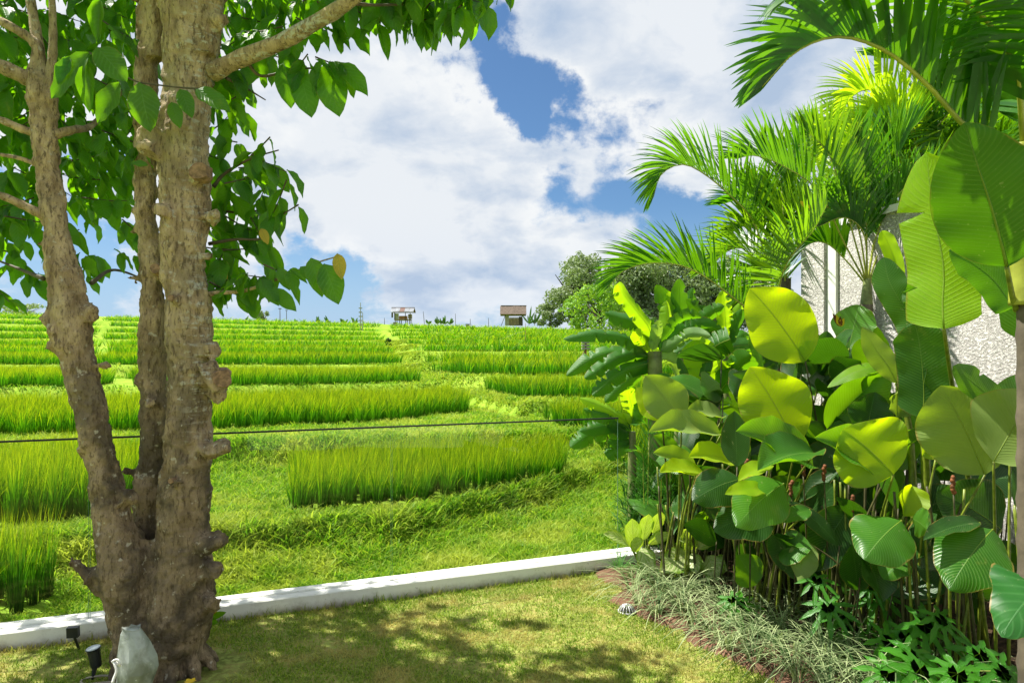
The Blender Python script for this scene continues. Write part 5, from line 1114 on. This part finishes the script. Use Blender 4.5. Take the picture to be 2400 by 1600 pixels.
post(828, 758, 695, 62, .045, 'pale', 'pale ladder-like pole taller than the rest on the left skyline', cross=(.2, .35, .5, .65, .8)); post(833, 760, 718, 61, .04, 'pale', 'shorter whitish stake just beside the ladder-like pole')
post(975, 748, 715, 82, .035, 'woodd', 'thin leaning pole right of the tin roofed hut', lean=-3); post(1046, 750, 720, 80, .03, 'woodd', 'thin tall pole halfway between the two huts'); post(1080, 750, 732, 80, .035, 'woodd', 'short stake right of the small box between the huts'); post(1122, 752, 730, 80, .035, 'woodd', 'short stake left of the thatched hut')
post(883, 748, 730, 80, .035, 'woodd', 'short stake left of the tin roofed hut'); post(1207, 800, 742, 34, .015, 'woodr', 'thin reddish cane standing in the rice below the thatched hut')
post(643, 742, 708, 82, .05, 'rust', 'rusty post with a crossbar below the hanging leaves', cross=(.98,)); post(658, 742, 712, 82, .04, 'woodd', 'dark post next to the rusty crossbar post', cross=(.98,))
for u, v, lab in ((908, 750, 'small grey box on the skyline left of the tin roofed hut'), (1074, 754, 'small grey box on the skyline between the two huts')):
    b = P(u, v, 80); e = empty('water_box', b, lab, 'box'); q = MB(); q.box(b+Vector((0, 0, .15)), (.42, .4, .62)); q.build('body', M['pale'], e, origin=b); q = MB(); q.box(b+Vector((0, 0, .48)), (.48, .46, .06)); q.build('lid', M['woodd'], e, origin=b)
# offering shrine on a bamboo post
b = P(1345, 828, 22); e = empty('field_shrine', b, 'small slatted white box on a bamboo post standing in the rice at right', 'shrine'); q = MB(); tp = P(1345, 770, 22); q.tube([b, tp], .035, 8); q.build('post', M['woodr'], e, origin=b)
for k in range(5): q = MB(); q.box(P(1345, 800-k*7, 21.9), (.24, .2, .065)); q.build('slat', M['pale'], e, origin=b)
q = MB(); q.tube([b+Vector((-.2, 0, 0)), b.lerp(tp, .45)], .02, 6); q.build('brace', M['wood'], e, origin=b)
# fine line strung across the field
q = MB(); q.tube(cat_rom([P(1040, 752, 78), P(1110, 780, 45), P(1207, 760, 34)], 20), .004, 4); tag(q.build('cord', M['pale']), 'thin pale bird-scaring cord strung across the rice', 'cord')
# skyline plants
random.seed(77)
SKL = ['broad-leaved skyline plant farthest left, beside the foot of the main trunk', 'skyline plant right below the tip of the lowest hanging leaves', 'skyline plant just right of the rusty crossbar posts', 'low wide skyline plant between the crossbar posts and the pale pole', 'skyline plant with a taller spray, under the twig with the yellow leaf', 'skyline plant next but one left of the pale ladder-like pole', 'skyline plant immediately left of the pale ladder-like pole', 'skyline plant nearest to the right of the tin roofed hut', 'second skyline plant right of the tin roofed hut', 'third skyline plant right of the tin roofed hut', 'fourth skyline plant right of the tin roofed hut', 'skyline plant directly left of the tall thin pole between the huts', 'tall leafy plant growing against the right side of the thatched hut', 'larger leafy plant between the thatched hut and the low bushy tree']
for k, u in enumerate((560, 590, 680, 730, 755, 790, 815, 985, 1005, 1012, 1022, 1034, 1215, 1228)):
    Y = 82; b = P(u, 748, Y); e = empty('skyline_plant', b, SKL[k], 'plant', 'small plants along the skyline'); q = MB(); q.tube([b, b+Vector((0, 0, .5))], .03, 5); q.build('stem', M['woodd'], e, origin=b)
    for j in range(7):
        a = random.uniform(0, 6.28); d = Vector((math.cos(a)*.5, math.sin(a)*.3, random.uniform(.3, 1.0)))*random.uniform(.6, 1.2)*(2.0 if u > 1200 else 1)
        big_leaf('leaf', b+Vector((0, 0, .2)), b+Vector((0, 0, .2))+d, .22, M['far3'], e, 'oval', ny=4, nx=2, rib=False)

def thicket(name, cx, cy, rx, ry, n, seed, label, mats, zmax=1.6):
    random.seed(seed); r = empty('calathea', (cx, cy, 0), label, 'calathea'); made = 0
    while made < n:
        x = random.uniform(cx-rx, cx+rx); y = random.uniform(cy-ry, cy+ry); z = random.uniform(.25, zmax); u = CX+x/y*F; v = HV-(z-EYE)/y*F
        if v < (800 if u < 2180 else 930) or u > 2420 or x > wx(y)-.12: continue
        b = Vector((x, y, z)); d = Vector((random.uniform(-.9, .7), random.uniform(-.6, .2), random.uniform(-.5, .9))).normalized()*random.uniform(.26, .44)
        big_leaf('leaf', b, b+d, random.choice((.10, .15, .20, .26))*random.uniform(.9, 1.1), M[random.choice(mats)], r, 'calathea', sag=(0, 0, .12), roll=random.uniform(-1.2, 1.2), cup=random.uniform(-.3, .5), ny=12, nx=6, rib=False)
        stem(r, [Vector((x+random.uniform(-.05, .1), y+.08, 0)), Vector((x, y+.05, z*.5)), b], .006, .004, M['stemd'], 'stalk', 6, 5); made += 1
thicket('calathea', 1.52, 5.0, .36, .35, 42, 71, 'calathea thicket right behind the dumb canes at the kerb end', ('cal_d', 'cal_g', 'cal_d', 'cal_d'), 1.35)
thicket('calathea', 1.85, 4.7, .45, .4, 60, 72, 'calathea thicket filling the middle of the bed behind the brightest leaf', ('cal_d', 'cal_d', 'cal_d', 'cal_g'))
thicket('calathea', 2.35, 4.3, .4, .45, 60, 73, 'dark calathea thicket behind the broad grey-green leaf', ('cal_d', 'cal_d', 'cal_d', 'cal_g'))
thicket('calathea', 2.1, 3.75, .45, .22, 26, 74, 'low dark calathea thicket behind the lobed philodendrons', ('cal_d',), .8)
# ------------------------------------------------------------ small things in the garden
g = G(1440, 1405); r = empty('drain_grate', (g.x, g.y, .0), 'domed metal drain grate in the lawn near the soil bed', 'drain')
q = MB(); q.ball((g.x, g.y, .002), .040, 14, 8, (1, 1, .95)); q.build('shade_core', M['void'], r, origin=r.location, smooth=True)  # dark ball stands in for the shade inside the grate
for k in range(14):
    a = k/14*6.283; q = MB(); q.tube([(g.x+math.cos(a)*.05*math.cos(t_), g.y+math.sin(a)*.05*math.cos(t_), .05*math.sin(t_)) for t_ in (0, .35, .7, 1.05, 1.35)], .0042, 5); q.build('rib', M['alu'], r, origin=r.location, smooth=True)
q = MB(); q.ball((g.x, g.y, .048), .014, 10, 6, (1, 1, .5)); q.build('cap', M['alu'], r, origin=r.location, smooth=True)
q = MB(); q.tube([(g.x+.054*math.cos(a*.3142), g.y+.054*math.sin(a*.3142), .006) for a in range(21)], .006, 6, caps=False); q.build('rim', M['alu'], r, origin=r.location, smooth=True)
# ground spotlight beside the trunk
def spot(base, head, axis, rad, ln, label, square=False):
    r = empty('garden_spotlight', base, label, 'spotlight'); O = r.location; a = Vector(axis).normalized(); h = Vector(head)
    if square:
        q = MB(); q.box(h, (rad*2, .03, rad*2), a.to_track_quat('Y', 'Z').to_matrix()); q.build('lamp_head', M['black'], r, origin=O)
    else:
        q = MB(); q.tube([h-a*ln, h-a*ln*.85, h-a*ln*.1, h], [rad*.72, rad*.8, rad*.9, rad*1.1], 16); q.build('lamp_head', M['black'], r, origin=O)
        q = MB(); q.tube([h+a*.001, h+a*.004], rad*.98, 16); q.build('lens', M['lens'], r, origin=O)
    q = MB(); q.tube([base, Vector(base).lerp(h-a*ln*.8, .6), h-a*ln*.8], [.006, .012, .012] if not square else .007, 8); q.build('stake', M['black'], r, origin=O)
b = G(212, 1560); spot((b.x, b.y, 0), P(214, 1488, b.y), (-.12, -.1, 1), .032, .095, 'black cylindrical ground spotlight left of the white stone')
b = G(182, 1490); spot((b.x, b.y, 0), P(168, 1450, b.y-.05), (-.2, 1, .1), .028, .01, 'small square black spotlight on a stake before the kerb', True)
# cable loops
q = MB(); cb = G(225, 1580); q.tube([(cb.x+.10*math.cos(t_*.42), cb.y-.02+.06*math.sin(t_*.42), .012+.006*math.sin(t_)) for t_ in range(16)], .006, 6); q.tube([(cb.x-.02+.09*math.cos(t_*.42+1), cb.y+.05+.05*math.sin(t_*.42+1), .016) for t_ in range(13)], .005, 6)
tag(q.build('cable', M['cable'], smooth=True), 'coiled pale cable lying around the ground spotlight', 'cable')
# pale stone leaning on the trunk
def stonemat():
    m, t = mat('wrapped_stone'); oc = t.n('ShaderNodeNewGeometry').outputs['Position']; n = t.noise(oc, 9, 7, .6, .6); n2 = t.noise(oc, 60, 3, .5)
    c = t.mix(t.mr(n, .35, .65), (.17, .19, .155), (.36, .40, .38)); c = t.mix(t.mr(n2, .66, .72, 0, .6), c, (.7, .72, .7))
    bp = t.n('ShaderNodeBump', {'Strength': .5, 'Distance': .015, 'Height': n}).outputs[0]
    out(t, t.n('ShaderNodeBsdfPrincipled', {'Base Color': c, 'Roughness': .5, 'Normal': bp}).outputs[0]); return m
b = G(312, 1600); Ys = 3.12; b = Vector(((312-CX)/F*Ys, Ys, 0)); r = empty('stone', b, 'pale grey angular stone leaning against the trunk base', 'stone')
outl = [(1440, 286, 322), (1455, 280, 332), (1480, 276, 346), (1510, 272, 358), (1535, 270, 360), (1560, 268, 350), (1590, 266, 338), (1640, 268, 330)]; V = []; Fc = []; ns = 12
rr = random.Random(2)
for v, a, c in outl:
    pc = P((a+c)/2, v, Ys); hw = (c-a)/2/F*Ys
    for j in range(ns):
        th = 2*math.pi*j/ns; k = 1+.10*math.sin(th*3+v*.02)+rr.uniform(-.03, .03); V.append((pc.x+math.cos(th)*hw*k, pc.y+math.sin(th)*hw*.75*k, max(pc.z, -.05)+rr.uniform(-.004, .004)))
for i in range(len(outl)-1):
    for j in range(ns): Fc.append((i*ns+j, i*ns+(j+1) % ns, (i+1)*ns+(j+1) % ns, (i+1)*ns+j))
Fc.append(tuple(range(ns)))
so = build('body', V, Fc, stonemat(), r, smooth=False, origin=b); bv = so.modifiers.new('s', 'BEVEL'); bv.width = .006; bv.segments = 2
q = MB(); q.tube(cat_rom([P(278, 1528, 3.06), P(262, 1520, 3.05), P(268, 1538, 3.04), P(262, 1556, 3.03), P(258, 1568, 3.02)], 12), .006, 6); q.tube(cat_rom([P(266, 1524, 3.05), P(258, 1518, 3.05), P(270, 1514, 3.05), P(276, 1526, 3.05)], 10), .005, 6); q.build('tie', M['white'], r, origin=b, smooth=True)
# fallen yellow flower
b = G(437, 1578); r = empty('fallen_flower', (b.x, b.y, .02), 'fallen yellow flower at the foot of the trunk, bottom edge', 'flower')
for k in range(5): a = k*1.257; big_leaf('petal', Vector((b.x, b.y, .02)), Vector((b.x+math.cos(a)*.03, b.y+math.sin(a)*.03, .035)), .026, M['yel'], r, 'oval', nh=(0, 0, 1), ny=6, nx=4, rib=False)
# sapling by the trunk
b = G(468, 1500); r = empty('sapling', (b.x, b.y, 0), 'thin young sapling with a few leaves right of the trunk base', 'plant'); tp = P(474, 1400, b.y)
q = MB(); q.tube([b, P(464, 1450, b.y), tp], .003, 5); q.build('stem', M['twig'], r, origin=r.location)
for (u, v), m in (((520, 1405), 'cal_g'), ((500, 1430), 'treeleaf'), ((492, 1398), 'cal_y'), ((478, 1428), 'leafyel'), ((505, 1385), 'leafyel')): big_leaf('leaf', P(474, 1420, b.y), P(u, v, b.y-.04), .035, M[m], r, 'oval', ny=8, nx=4, rib=False)
# yellow bract on the areca, hanging orchid of leaves
r = empty('dry_leaf', P(1845, 475, 4.9), 'orange-yellow dead leaflet caught in the areca palm', 'leaf'); big_leaf('blade', P(1838, 462, 4.9), P(1868, 486, 4.9), .035, M['yel'], r, 'lance', ny=8, nx=2, rib=False)
r = empty('flower_bract', P(1925, 745, 4.4), 'orange flower bract above the dark calathea leaves', 'flower')
for k in range(4): big_leaf('bract', P(1930, 750, 4.4), P(1912+k*9, 718+k*4, 4.35), .03, M['yel'] if k % 2 else M['brown'], r, 'lance', ny=6, nx=2, rib=False)
